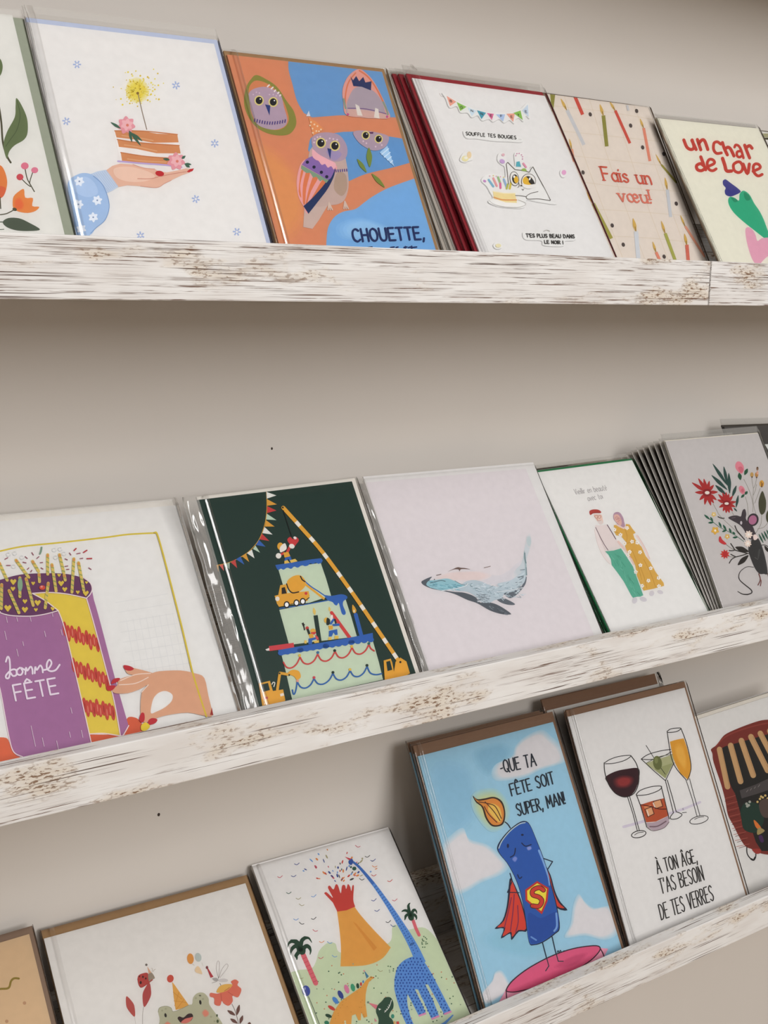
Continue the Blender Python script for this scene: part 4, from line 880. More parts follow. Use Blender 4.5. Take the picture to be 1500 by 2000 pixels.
a.ell('#17140f', 580, 229, 6); a.line('#0b1613', 5, [(584, 248), (610, 330), (636, 408)])
a.poly('#e5a838', [(1208, 1182), (1252, 1170), (1262, 1195), (1272, 1252), (1282, 1190), (1312, 1164), (1350, 1188), (1372, 1262), (1290, 1310), (1215, 1310)]); a.poly('#17302a', [(1224, 1190), (1248, 1184), (1262, 1240), (1232, 1248)]); a.ell('#17140f', 1312, 1192, 7)
card('green', a, 'dark green card with a tiered cake built by cranes and workers', env='#e6e1d9', env_side=0.0052, env_top=0.0035, env_left=-0.001, top=0.001, left=0.0125, crinkle=1.0, seam=0.0060)

# -- whale
a = Art('whale', '#e6e2dd').at(690, 880, 3.061)
a.poly('#e3dad9', [(66, 192), (1031, 108), (1442, 1110), (1300, 1180), (430, 1330)])
a.at(800, 980, 5)
a.soft('#e3dad9', '#dcd6d7', [(480, 690), (600, 660), (850, 720), (1000, 660), (1120, 560), (1150, 720), (1100, 830), (900, 830), (700, 800), (540, 800)], 4, .3)
a.soft('#e3dad9', '#e6d3cd', [(240, 740), (380, 690), (520, 680), (700, 680), (800, 720), (700, 770), (500, 770), (300, 770)], 3, .3)
a.soft('#e3dad9', '#cfd4d5', [(1000, 720), (1070, 640), (1105, 540), (1118, 460), (1140, 360), (1170, 300), (1192, 360), (1180, 450), (1150, 540), (1146, 640), (1140, 740), (1080, 800)], 5, .35)
a.blob('#5b6167', [(114, 785), (138, 764), (190, 740), (218, 734), (196, 770), (260, 800), (330, 858), (420, 878), (540, 890), (640, 930), (690, 985), (790, 985), (880, 1018), (985, 1088), (970, 1102), (890, 1096), (780, 1060), (660, 992), (560, 957), (440, 902), (330, 872), (220, 850), (140, 816)])
a.blob('#6a7077', [(888, 880), (1000, 864), (1090, 828), (1126, 745), (1143, 735), (1132, 800), (1092, 860), (1040, 912), (980, 942), (920, 905)])
a.blob('#666c72', [(826, 920), (890, 930), (960, 958), (1026, 996), (1010, 1009), (940, 1002), (870, 972)])
a.blob('#bfcbd0', [(540, 785), (620, 765), (700, 780), (800, 820), (900, 828), (1080, 828), (1000, 880), (930, 890), (900, 940), (830, 962), (780, 985), (700, 980), (640, 922), (560, 880), (440, 865)])
a.blob('#c6d1d5', [(860, 800), (980, 770), (1080, 700), (1128, 640), (1136, 720), (1110, 800), (1020, 845), (900, 840)])
a.blob('#9cc6cd', [(188, 772), (260, 764), (360, 750), (430, 770), (500, 805), (545, 820), (440, 850), (330, 866), (240, 850), (165, 815)])
random.seed(11)
a.line('#8dc2cc', 2, [(300, 800), (310, 802)], False); a.k += 1; a.hold = True
for i in range(60):
    x = random.uniform(185, 470); y = 775 + (x - 185) * .12 + random.uniform(0, 62); l = random.uniform(20, 60)
    a.line(random.choice(('#6fa9b6', '#a8d3da', '#5d8f9c', '#9ccad2')), random.uniform(3, 6), [(x, y), (x + l, y + l * .22)], False, False)
for i in range(150):
    t = random.random(); x = 540 + 560 * t; y = 800 + 150 * math.sin(min(1, t * 1.6) * 1.5) * random.uniform(.05, 1) - 60 * max(0, t - .6)
    l = random.uniform(15, 45); d = random.uniform(-.6, .9)
    a.line(random.choice(('#d3dde0', '#a9b9be', '#94a5ab', '#c8d6da', '#b4c5ca', '#e2e8ea')), random.uniform(3, 7), [(x, y), (x + l * math.cos(d), y + l * math.sin(d))], False, False)
for i in range(45):
    x = random.uniform(640, 780); y = random.uniform(900, 985); a.line(random.choice(('#8b9499', '#cfd6d9', '#70787e')), 5, [(x, y), (x + random.uniform(10, 40), y + random.uniform(-10, 20))], False, False)
for i in range(30):
    t = random.random(); x = 720 + 220 * t; y = 1000 + 88 * t + random.uniform(-14, 14); a.line(random.choice(('#7c838a', '#4b5157', '#878e93')), 4, [(x, y), (x + 20, y + 12)], False, False)
for i in range(26):
    t = random.random(); x = 1135 - 60 * t; y = 660 + 200 * t; a.line(random.choice(('#d9e2e4', '#5d656b', '#b5c5c9')), 5, [(x, y), (x - random.uniform(30, 70), y + random.uniform(5, 40))], False, False)
a.hold = False
a.line('#a9babb', (6, 20), [(1122, 480), (1118, 540), (1132, 610), (1138, 720)], True, False); a.line('#5c7376', 8, [(1124, 500), (1128, 560), (1136, 600)]); a.line('#6d7c82', 6, [(1138, 640), (1142, 720)])
a.soft('#e3dad9', '#c5cfce', [(1140, 340), (1180, 330), (1190, 400), (1172, 450), (1140, 420)], 4, .4)
a.blob('#6e574e', [(372, 684), (430, 655), (470, 640), (500, 645), (540, 648), (592, 660), (545, 658), (500, 660), (486, 680), (478, 662), (430, 662)], 3)
a.line('#6e574e', 7, [(260, 720), (308, 708)], False); a.line('#8a766c', 6, [(725, 646), (790, 630)], False); a.line('#6e7c80', 4, [(440, 772), (500, 805), (545, 815)])
a.line('#f0eeec', 6, [(305, 872), (450, 848), (545, 822), (570, 798)]); a.line('#f0eeec', 5, [(850, 882), (1000, 862), (1108, 838)]); a.line('#40464c', 5, [(200, 795), (300, 770), (350, 778)]); a.ell('#2d3236', 242, 760, 5)
card('whale', a, 'square pale lilac card with a grey and teal whale', env='#dcd6cf', env_side=-0.003, env_top=-0.003, env_left=0.0, top=0.002, left=0.0075, crinkle=0.8, right=0.004)

# -- older couple
a = Art('couple', '#ebe7e1').at(1030, 810, 3.191)
a.text('#aaa4a2', 3.5, 'Vieillir en beauté', (300, 498), (497, 470), (-12, -34)); a.text('#aaa4a2', 3.5, 'avec toi', (380, 538), (472, 522), (-12, -34))
a.at(1140, 930, 7.694)
a.blob('#e7d9d3', [(170, 770), (230, 742), (300, 735), (355, 730), (420, 830), (490, 950), (560, 1090), (450, 1120), (370, 1122), (300, 1150)], 3)
a.blob('#ecdfd9', [(160, 800), (200, 800), (260, 980), (310, 1120), (340, 1200), (410, 1290), (400, 1330), (330, 1260), (260, 1150), (200, 1000)], 3)
a.line('#d8c4bc', 5, [(160, 800), (200, 990), (262, 1150), (340, 1270), (400, 1325)]); a.line('#d3bcb6', 4, [(215, 840), (270, 990), (330, 1110)])
a.blob('#ebc9b8', [(150, 580), (200, 575), (268, 582), (286, 650), (292, 700), (262, 728), (232, 715), (190, 660)]); a.blob('#e3d4cc', [(205, 668), (250, 660), (278, 670), (285, 715), (250, 728), (222, 705)])
a.line('#a05a50', 5, [(160, 600), (190, 590), (212, 600), (205, 628), (180, 630), (160, 600)]); a.line('#a05a50', 5, [(215, 600), (245, 590), (258, 612), (238, 638), (216, 625), (215, 600)]); a.line('#b5705f', 5, [(218, 610), (200, 645), (222, 672), (262, 662)])
a.blob('#b5443c', [(84, 540), (100, 514), (150, 500), (220, 505), (262, 536), (250, 556), (200, 556), (140, 562), (100, 585)]); a.line('#8f3430', 8, [(110, 565), (180, 545), (250, 548)])
a.line('#6f5562', 9, [(178, 768), (250, 920), (310, 1030), (368, 1116)], False); a.line('#6f5562', 12, [(354, 732), (420, 840), (482, 946)], False)
a.line('#eacbbf', 34, [(520, 985), (600, 1080), (680, 1180), (755, 1320)]); a.line('#d98a78', 6, [(650, 1110), (690, 1200), (730, 1240)])
a.line('#eed5cc', 26, [(795, 895), (860, 990), (930, 1120), (985, 1240)]); a.line('#d5aaa5', 4, [(812, 890), (880, 1000), (950, 1130), (995, 1250)])
a.poly('#62b095', [(320, 1130), (450, 1118), (560, 1085), (650, 1220), (740, 1360), (790, 1500), (840, 1640), (895, 1790), (850, 1812), (806, 1812), (740, 1828), (718, 1800), (600, 1580), (500, 1440), (420, 1335), (408, 1250), (370, 1180)])
random.seed(5)
a.k += 1; a.hold = True
for i in range(26):
    t = random.random(); x = 430 + 380 * t + random.uniform(-60, 60); y = 1160 + 600 * t; a.line(random.choice(('#57a389', '#74bda3', '#4f9a80')), 8, [(x, y), (x + random.uniform(20, 60), y + random.uniform(40, 110))], False)
a.hold = False
for x, y, rx, ry in ((765, 1868, 38, 50), (895, 1850, 55, 34), (1022, 1762, 36, 42), (1150, 1742, 46, 28)): a.ell('#d5ced0', x, y, rx, ry, 20)
a.blob('#b896a6', [(448, 570), (490, 540), (545, 552), (590, 620), (606, 680), (620, 760), (585, 795), (540, 760), (480, 690), (446, 640)])
a.blob('#e2b6a8', [(455, 590), (510, 575), (552, 625), (572, 700), (552, 745), (515, 715), (468, 665)]); a.line('#a0606a', 4, [(478, 620), (500, 610), (512, 640), (490, 650), (478, 620)]); a.line('#a0606a', 4, [(520, 625), (545, 640), (540, 670), (520, 660), (520, 625)]); a.line('#c07068', 5, [(505, 680), (530, 690)], False)
a.blob('#ebd2ca', [(480, 720), (540, 740), (600, 770), (640, 720), (620, 800), (590, 830), (530, 780)])
a.poly('#dcae53', [(455, 735), (480, 735), (540, 770), (605, 798), (628, 770), (635, 718), (690, 728), (730, 790), (780, 852), (742, 872), (760, 930), (795, 985), (870, 1065), (930, 1200), (1000, 1290), (1080, 1440), (1200, 1605), (1208, 1648), (1150, 1665), (1050, 1692), (900, 1722), (850, 1620), (800, 1500), (785, 1400), (770, 1330), (720, 1230), (650, 1130), (620, 1055), (645, 1005), (600, 950), (555, 895), (490, 892), (450, 820)])
for P in ([(620, 800), (650, 900), (640, 1000)], [(650, 1010), (720, 990), (800, 985)], [(820, 1300), (900, 1500), (950, 1690)], [(900, 1250), (1000, 1450), (1080, 1670)], [(460, 830), (540, 870)], [(720, 1100), (800, 1300), (870, 1560)]): a.line('#c2913a', 7, P)
for x, y in ((460, 805), (650, 780), (552, 882), (725, 985), (802, 1000), (612, 1012), (688, 1140), (845, 1145), (850, 1340), (780, 1442), (1005, 1385), (970, 1572), (875, 1650), (1128, 1655), (1122, 1532), (660, 1190)):
    a.petals('#f6f2ea', x, y, 32, 5, 26, x * 7); a.ell('#c9a04e', x, y, 7)
POSE['couple_back'] = stack_pose('couple', 1, 0.0062, 0.0085, 0.0)
card('couple', a, 'white card with an older couple, red beret and yellow dress', env='#1f7a4a', env_side=0.0025, env_top=0.0028, top=0.001)
card('couple_back', None, 'white card with a green envelope tucked behind the older couple card', env='#1f7a4a', env_side=0.0032, env_top=0.0030, top=0.006, thick=0.5)

# -- mouse with a bouquet
a = Art('mouse', '#cbc4bf').at(1340, 880, 6.667)
ST = '#8b8578'
for P in ([(350, 690), (400, 780), (450, 860), (640, 1040), (760, 1160)], [(750, 370), (800, 470), (840, 570), (870, 700), (868, 800)], [(770, 600), (798, 700), (808, 850)], [(855, 345), (862, 420), (875, 500), (870, 640), (890, 760), (912, 830)], [(920, 340), (905, 430), (878, 490)], [(918, 440), (900, 520), (876, 580)], [(965, 490), (930, 590), (892, 690)], [(985, 830), (975, 950), (930, 1040), (900, 1085)], [(1062, 940), (1010, 1000), (930, 1020)], [(595, 795), (620, 840)]): a.line(ST, 6, P)
for p, q, w_ in (((345, 170), (545, 462), 42), ((490, 205), (536, 440), 40), ((555, 290), (568, 565), 48), ((330, 320), (540, 515), 46), ((380, 450), (520, 575), 46), ((655, 455), (600, 605), 40), ((680, 580), (650, 745), 34), ((620, 745), (665, 795), 22)): a.leaf('#2b4a42', p, q, w_)
def daisy(a, cx, cy, tips, w, c):
    for t in tips: a.leaf(c, (cx + (t[0] - cx) * .1, cy + (t[1] - cy) * .1), (t[0] + (t[0] - cx) * .12, t[1] + (t[1] - cy) * .12), w)
daisy(a, 272, 548, ((95, 430), (170, 380), (235, 385), (300, 410), (352, 458), (400, 540), (385, 635), (352, 672), (318, 700), (245, 690), (185, 635), (132, 545)), 44, '#ae2f2e'); a.ell('#8f2226', 272, 548, 60, 50); a.ell('#f1e7d8', 275, 549, 31, 22)
daisy(a, 530, 688, ((430, 580), (480, 560), (520, 555), (555, 575), (600, 600), (640, 668), (630, 730), (600, 780), (560, 800), (522, 802), (485, 780), (440, 735), (420, 645)), 40, '#ae2f2e'); a.ell('#8f2226', 530, 688, 50, 40); a.ell('#f1e7d8', 528, 690, 28, 17)
a.blob('#df8792', [(640, 190), (665, 145), (710, 150), (748, 200), (752, 255), (728, 300), (690, 285), (650, 240)]); a.blob('#d06e7c', [(680, 220), (720, 210), (745, 250), (720, 290), (690, 260)])
a.blob('#dc8590', [(685, 490), (710, 458), (750, 480), (768, 530), (745, 570), (705, 545)]); a.ell('#c96c78', 735, 520, 20, 26)
for p, q, w_ in (((690, 290), (708, 385), 50), ((800, 235), (760, 320), 44), ((798, 530), (765, 575), 36), ((760, 570), (715, 615), 32)): a.leaf('#24543a', p, q, w_)
for x, y, rx, ry, c in ((856, 315, 22, 32, '#c29a58'), (918, 315, 22, 32, '#b98646'), (928, 235, 15, 26, '#8d6a50'), (984, 432, 30, 46, '#d9a13f'), (928, 290, 14, 24, '#dba58a')): a.ell(c, x, y, rx, ry)
a.line('#6a3f2c', 8, [(975, 405), (985, 460), (1000, 420)]); a.dots('#5a4030', 10, [(858, 345), (918, 350), (984, 470), (930, 225)])
a.blob('#4b4a33', [(990, 528), (1025, 600), (1042, 680), (1030, 790), (985, 836), (952, 780), (945, 650)]); a.blob('#4b4a33', [(1075, 780), (1042, 830), (1045, 905), (1075, 935)])
a.line('#3b6a52', 6, [(240, 835), (350, 930), (440, 1000), (530, 1045), (640, 1105), (752, 1185)])
for p, q in (((235, 835), (310, 900)), ((315, 865), (350, 925)), ((285, 942), (362, 935)), ((425, 930), (460, 1005)), ((480, 965), (525, 1040)), ((468, 1058), (530, 1035)), ((560, 1010), (590, 1080)), ((605, 1135), (672, 1128)), ((640, 1090), (600, 1060))): a.leaf('#20573f', p, q, 26)
for x, y, r, c in ((360, 832, 34, '#e2bf70'), (378, 1042, 54, '#dfae47'), (535, 1120, 36, '#e0b35c')): a.petals(c, x, y, r, 5, r * .8, 20); a.ell('#f4ecd8', x, y, r * .28)
a.line(ST, 6, [(520, 1222), (580, 1268), (640, 1298)]); a.blob('#c8383b', [(428, 1130), (448, 1118), (470, 1160), (524, 1212), (500, 1226), (455, 1208), (426, 1180)], 3)
a.line(ST, 6, [(540, 1378), (640, 1388), (740, 1362)]); a.petals('#cf3a2f', 505, 1350, 62, 9, 26, 100); a.ell('#b93030', 508, 1350, 30, 40)
DK = '#2e2823'
for P in ([(640, 1298), (720, 1320), (810, 1342)], [(560, 1302), (600, 1304), (640, 1294)], [(580, 1212), (606, 1250), (632, 1292)], [(640, 1388), (740, 1362), (800, 1340)], [(562, 1466), (590, 1420), (632, 1392)], [(582, 1352), (612, 1368), (645, 1385)], [(635, 980), (660, 1040), (700, 1090), (760, 1160)], [(415, 862), (455, 880), (495, 882)]): a.line(DK, 12, P)
a.leaf(DK, (640, 1258), (815, 1318), 66); a.leaf(DK, (672, 1492), (812, 1362), 62)
a.line(DK, 8, [(980, 1232), (1030, 1232), (1080, 1260)]); a.leaf(DK, (1020, 1240), (1080, 1330), 36)
for i in range(5): a.leaf('#2f5b46', (945 + 34 * i, 1085 - 18 * i), (1005 + 30 * i, 1205 - 24 * i), 22)
a.blob('#3b3938', [(828, 1195), (880, 1150), (932, 1140), (980, 1230), (1030, 1400), (1060, 1598), (1010, 1606), (955, 1604), (900, 1540), (850, 1430), (810, 1300)])
a.blob('#4d4c4a', [(940, 1300), (965, 1290), (950, 1380), (930, 1420)]); a.line('#6b6966', 5, [(890, 1390), (930, 1420)])
a.blob('#453c40', [(548, 876), (600, 850), (660, 846), (712, 858), (728, 800), (745, 768), (768, 768), (782, 830), (780, 900), (860, 980), (890, 1050), (905, 1095), (870, 1160), (800, 1135), (758, 1040), (700, 970), (600, 912)], 4)
a.ell('#3a3236', 870, 902, 72, 84, 15); a.ell('#b5728f', 865, 905, 52, 62, 20); a.ell('#cfc5c6', 715, 942, 14, 24); a.line('#85787c', 5, [(590, 880), (640, 872)])
for x, y, r in ((812, 1095, 56), (802, 1212, 50)): a.petals('#f0dccc', x, y, r, 8, r * .55, 15); a.ell('#f6efe4', x, y, r * .3)
a.blob('#efd9cf', [(872, 1105), (905, 1095), (932, 1135), (905, 1165), (878, 1160)])
a.line('#2b2623', (6, 16), [(668, 1834), (735, 1870), (800, 1875)], True); a.line('#2b2623', (14, 6), [(800, 1875), (850, 1855), (845, 1815), (760, 1745), (700, 1690), (684, 1635), (710, 1570), (790, 1515), (880, 1520)], True)
a.line('#7c4a45', 12, [(945, 1605), (965, 1680), (935, 1752)]); a.line('#7c4a45', 11, [(962, 1675), (975, 1700), (966, 1762)]); a.line('#7c4a45', 10, [(1062, 1600), (1070, 1640)], False)
card('mouse', a, 'grey card with a black mouse carrying a bouquet of red flowers', env='#e8e2d4', env_side=0.0018, env_top=0.0014, env_left=-0.001, top=0.008, left=0.003)
for k in range(1, 10):
    key = 'fan%d' % k; POSE[key] = stack_pose('mouse', k, 0.0052 + 0.0016 * (k - 1), 0.0070 + 0.0060 * (k - 1), -0.0021, 0.0, 0.03)
    card(key, None, 'grey edged card in clear film fanned out behind the mouse card', 'grey edged cards fanned behind the mouse card', env=('#8f877f', '#a39b92', '#7d766f')[k % 3], env_side=-0.004, env_top=-0.003, env_left=-0.002, top=0.006 + 0.0006 * (k % 2), front=0.0006, left=0.0008, thick=0.25, base=('#c4bcb2', '#d0c9bf')[k % 2])
# -- dark card behind
a = Art('dark', '#4d4a47').at(1380, 810, 12.5)
a.poly('#dfe0d6', [(1420, 722), (2600, 690), (2600, 2400), (2200, 2000)])
card('dark', a, 'dark grey card partly hidden behind the right end of the mouse card', env='#3a352f', env_side=0.002, env_top=0.003, top=0.008, left=0.0005, env_left=0.0005)

# ================================================================== lowest shelf
# -- tan card with gold squiggle
a = Art('tan', '#dcbb92').at(0, 1680, 2.885)
a.line('#8f7a2e', 12, [(-40, 735), (0, 726), (48, 720), (62, 682), (80, 666), (106, 667)])
a.dots('#bd9370', 10, [(138, 805), (38, 908), (-30, 830)])
card('tan', a, 'tan card with a gold squiggle in the bottom left corner', env='#866f5e', env_side=0.0045, env_top=0.0065, top=0.001, right=0.0006)

# -- frog in a party hat
a = Art('frog', '#e9e3db').at(230, 1830, 5.769)
a.blob('#b7453f', [(222, 470), (240, 428), (300, 405), (340, 410), (352, 470), (395, 478), (335, 530), (265, 570), (235, 535)], 4); a.line('#8d302e', 5, [(222, 470), (235, 535), (265, 570), (335, 530), (398, 480)]); a.ell('#3b1d1d', 258, 514, 13, 18); a.ell('#3b1d1d', 284, 450, 10, 13); a.ell('#3b1d1d', 316, 468, 10, 12); a.ell('#3b1d1d', 245, 445, 7, 10)
a.blob('#9a8b78', [(342, 425), (380, 400), (418, 462), (380, 480), (352, 500)]); a.poly('#d8a583', [(332, 330), (378, 400), (348, 415)]); a.ell('#6f665e', 322, 314, 14); a.line('#a89884', 4, [(385, 390), (392, 365), (380, 352)]); a.line('#a89884', 4, [(395, 395), (412, 370), (428, 362)])
a.leaf('#b34c48', (355, 515), (298, 792), 92); a.leaf('#b9524a', (98, 668), (190, 900), 84); a.line('#a59b94', 5, [(290, 790), (280, 880), (280, 1000)]); a.line('#c9c1b8', 4, [(190, 900), (205, 1000)])
a.poly('#dfa44d', [(612, 505), (640, 540), (802, 770), (700, 812), (652, 822), (630, 680)]); a.ell('#c8503f', 592, 470, 38, 44, 15)
for P in ([(622, 620), (720, 700)], [(630, 720), (780, 740)], [(690, 620), (640, 780)], [(750, 700), (660, 815)]): a.line('#c98a36', 5, P, False)
a.blob('#bab698', [(455, 850), (470, 800), (540, 780), (600, 800), (625, 842), (720, 805), (800, 765), (838, 755), (850, 682), (900, 632), (970, 632), (1022, 690), (1032, 762), (1100, 860), (1190, 1000), (1240, 1200), (1200, 1500), (820, 1600), (430, 1500), (400, 1200), (470, 960)], 4)
a.line('#8f8d70', 5, [(455, 850), (470, 800), (540, 780), (600, 800), (625, 842), (720, 808), (800, 768)]); a.dots('#a9a688', 12, [(880, 690), (930, 665), (960, 700), (500, 830), (540, 810), (1050, 900), (1090, 950)])
a.ell('#4f5a3c', 1125, 950, 14, 20); a.ell('#4f5a3c', 1118, 885, 10, 16)
a.ell('#2a2420', 538, 883, 13, 24, -10); a.ell('#2a2420', 930, 737, 13, 26, -10); a.ell('#6b6a52', 926, 660, 14, 8)
a.blob('#3a2626', [(674, 915), (695, 896), (740, 908), (790, 868), (835, 866), (847, 905), (810, 955), (720, 968), (690, 945)]); a.blob('#d9786a', [(712, 965), (755, 925), (810, 910), (845, 905), (810, 955), (760, 975)])
a.soft('#bab698', '#df8a72', [(945, 850), (985, 812), (1030, 850), (1020, 890), (975, 905)], 4, .45); a.soft('#bab698', '#df8a72', [(515, 1000), (555, 950), (605, 985), (600, 1030)], 4, .45)
a.ell('#dc9548', 818, 246, 38, 60, -5); a.ell('#bbc2ba', 906, 230, 36, 50, -12); a.blob('#e6c8a0', [(868, 370), (895, 330), (925, 350), (952, 418), (915, 412), (880, 400)]); a.line('#c8bba9', 4, [(842, 305), (862, 322)], False); a.line('#cfc7bb', 3, [(948, 290), (960, 330)], False)
a.poly('#b23a40', [(1000, 345), (1018, 355), (1078, 450), (1045, 462)]); a.ell('#7d3b40', 1005, 345, 14, 18)
for P in ([(1135, 460), (1110, 360), (1125, 275), (1145, 300), (1138, 460)], [(1145, 455), (1170, 370), (1225, 305), (1238, 345), (1150, 460)]): a.line('#b9aea8', 4, P)
a.blob('#cfc8c2', [(1140, 480), (1200, 470), (1240, 485), (1225, 505), (1150, 505)]); a.blob('#aaa49e', [(1065, 470), (1110, 462), (1135, 490), (1095, 498)]); a.line('#7e7670', 6, [(1132, 470), (1135, 450)], False); a.line('#8e857e', 4, [(1060, 520), (1120, 500)], False); a.line('#8e857e', 5, [(1150, 520), (1162, 548)], False)
a.blob('#da735c', [(1035, 650), (1050, 630), (1120, 640), (1180, 620), (1250, 590), (1290, 540), (1275, 505), (1320, 480), (1360, 505), (1348, 545), (1390, 585), (1382, 635), (1350, 682), (1292, 665), (1295, 725), (1250, 776), (1195, 752), (1172, 722), (1150, 776), (1090, 760), (1085, 692), (1042, 675)], 4)
a.blob('#e1b158', [(1112, 622), (1145, 560), (1210, 533), (1292, 540), (1235, 602), (1165, 628)]); a.line('#b65545', 5, [(1160, 640), (1170, 720)], False); a.line('#b65545', 5, [(1240, 620), (1300, 660)], False); a.line('#b65545', 6, [(1200, 612), (1260, 570)], False)
a.line('#8d7d74', 5, [(1285, 755), (1320, 830), (1350, 930), (1365, 1010)])
for p, q in (((1235, 828), (1325, 885)), ((1370, 765), (1340, 885)), ((1268, 922), (1350, 975)), ((1408, 885), (1375, 980)), ((1485, 960), (1480, 1000))): a.leaf('#6d4a40', p, q, 36)
card('frog', a, 'white card with a green frog in an orange party hat', env='kraft', env_side=0.0052, env_top=0.0080, env_left=0.0002, top=0.001, left=0.0012, right=0.0004, seam=0.0060)

# -- volcano and dinosaurs
a = Art('dino', '#ebe6e0').at(470, 1600, 3.191)
a.poly('#ccd6b2', smooth([(300, 960), (360, 940), (440, 930), (470, 885), (490, 820), (540, 772), (590, 775), (620, 830), (760, 820), (925, 770), (945, 672), (975, 660), (1030, 690), (1150, 678), (1250, 780)], False) + [(1500, 1290), (1700, 2300), (300, 2300)])
a.poly('#e2a34c', smooth([(600, 572), (615, 680), (625, 800), (622, 918)], False) + smooth([(622, 918), (780, 910), (880, 870), (936, 800)], False) + smooth([(936, 800), (830, 690), (750, 600), (706, 540)], False))
a.poly('#d9943f', [(700, 640), (720, 650), (850, 800), (830, 820)])
a.poly('#c8433a', smooth([(520, 462), (535, 455), (575, 490), (545, 430), (555, 414), (578, 438), (592, 408), (606, 412), (624, 462), (632, 415), (650, 412), (658, 435), (668, 405), (682, 420), (690, 448), (696, 415), (706, 418), (702, 500), (714, 545)], False, 4) + [(660, 568), (602, 576), (575, 520)])
random.seed(21)
CF = ('#c8433a', '#2f5b4a', '#e08a4a', '#3f4f8f', '#c95a6a', '#3a3a3a', '#6f9ad0', '#a8a07a')
a.k += 1; a.hold = True
for i in range(60):
    t = math.radians(random.uniform(-165, -25)); r = random.uniform(30, 240) ** 1.0; x, y = 620 + r * 1.1 * math.cos(t), 410 + r * math.sin(t)
    if y > 170: a.ell(random.choice(CF), x, y, random.uniform(3, 6), random.uniform(6, 15), math.degrees(t) + 90 + random.uniform(-12, 12))
for x, y in ((245, 355), (330, 350), (300, 455), (455, 475), (380, 530), (455, 615), (380, 645), (465, 690), (345, 620), (505, 760), (555, 765), (730, 165), (790, 228), (825, 252), (835, 290), (755, 370), (830, 345), (930, 380), (830, 500), (850, 565), (920, 635), (960, 500), (950, 660), (360, 490), (350, 275), (500, 860), (585, 850), (870, 940), (375, 985)):
    k = random.uniform(-.6, .6); a.line(random.choice(CF), 4, [(x - 16, y + 8 * k), (x, y + 9), (x + 16, y - 10 * k)])
for i in range(120):
    x, y = random.uniform(430, 1400), random.uniform(900, 1290); a.ell(random.choice(('#5f7a5a', '#3f5f4a', '#c98a6a', '#9aa58a')), x, y, 4.5)
for i in range(14): a.ell('#5f7a5a', random.uniform(1120, 1170), random.uniform(730, 800), 4.5)
a.hold = False
# palm trees
a.line('#dc6a74', 31, [(390, 845), (430, 935), (468, 1022)], False, False)
for i in range(7): a.line('#c8505e', 4, [(382 + 11 * i + 2, 872 + 24 * i), (412 + 11 * i, 860 + 24 * i)], False, False)
def frond(a, c, P, w):
    a.line(c, (w, w * .8), P[:3], True); a.line(c, (w * .8, 3), P[2:], True, False)
for P in ([(372, 812), (345, 768), (318, 760), (300, 775), (292, 800)], [(372, 812), (345, 790), (322, 805), (312, 830), (312, 850)], [(375, 815), (360, 830), (345, 850), (350, 865), (350, 878)], [(372, 810), (380, 760), (400, 740), (425, 742), (444, 770)], [(380, 815), (410, 790), (428, 800), (436, 820), (432, 845)], [(375, 810), (365, 780), (345, 760), (325, 756), (310, 765)]): frond(a, '#24432f', P, 28)
a.blob('#24432f', [(350, 800), (375, 785), (402, 800), (402, 835), (380, 845), (355, 830)])
a.line('#dc6a74', 20, [(1075, 632), (1092, 680), (1112, 722)], False, False)
for P in ([(1058, 600), (1042, 575), (1025, 568), (1010, 572), (1003, 578)], [(1058, 600), (1040, 595), (1028, 605), (1025, 620), (1022, 630)], [(1058, 600), (1048, 560), (1045, 540), (1050, 528), (1058, 522)], [(1060, 600), (1075, 570), (1085, 565), (1095, 575), (1098, 590)], [(1062, 602), (1080, 595), (1092, 605), (1096, 618), (1092, 628)]): frond(a, '#24432f', P, 20)
a.blob('#24432f', [(1045, 590), (1060, 580), (1078, 595), (1078, 625), (1058, 632), (1044, 615)])
# long-necked dinosaur
BL, DT = '#5f92d2', '#2f559a'
NK = smooth([(690, 260), (730, 290), (780, 345), (840, 420), (900, 505), (950, 580), (1000, 660), (1045, 735), (1085, 810), (1125, 900)], False, 5); WN = len(NK)
for i in range(WN - 1):
    w0 = 14 + 52 * (i / WN) ** 1.5
    a.line('#3f6fb6' if i < 14 else BL, w0, [NK[i], NK[i + 1]], False, i % 3 == 0)
body = smooth([(958, 1000), (975, 930), (1015, 882), (1075, 856), (1120, 862), (1165, 920), (1205, 990)], False, 5) + [(1262, 1100), (1314, 1200), (1268, 1216), (1215, 1115), (1168, 1030), (1150, 1030), (1195, 1120), (1238, 1228), (1190, 1248), (1150, 1155), (1105, 1062), (1086, 1060), (1120, 1130), (1155, 1210), (1110, 1226), (1062, 1130)] + smooth([(1040, 1090), (1038, 1140), (1055, 1220), (1085, 1290), (1130, 1340)], False, 3) + [(1060, 1340)] + smooth([(1010, 1230), (975, 1130), (958, 1060)], False, 3)
a.poly(BL, body)
a.line(BL, (40, 8), [(1090, 1300), (1180, 1310), (1260, 1280), (1322, 1222)])
def inside(P, x, y):
    r = False
    for i in range(len(P)):
        (x0, y0), (x1, y1) = P[i - 1], P[i]
        if (y0 > y) != (y1 > y) and x < (x1 - x0) * (y - y0) / (y1 - y0) + x0: r = not r
    return r
for i in range(18):
    for j in range(22):
        x = 950 + 21 * i + (10 if j % 2 else 0) + random.uniform(-3, 3); y = 870 + 19 * j + random.uniform(-3, 3)
        if inside(body, x, y): a.ell(DT, x, y, 5, 6)
for i in range(15, WN - 4):
    q = NK[i]; w0 = 10 + 40 * (i / WN) ** 1.5
    for k in (-.3, .25): a.ell(DT, q[0] + w0 * k * .8, q[1] - w0 * k * .55, 3.5, 4)
for p, q in (((1268, 1216), (1314, 1198)), ((1190, 1246), (1238, 1226)), ((1110, 1226), (1155, 1210))): a.line('#e08fb4', 12, [p, q], False, False)
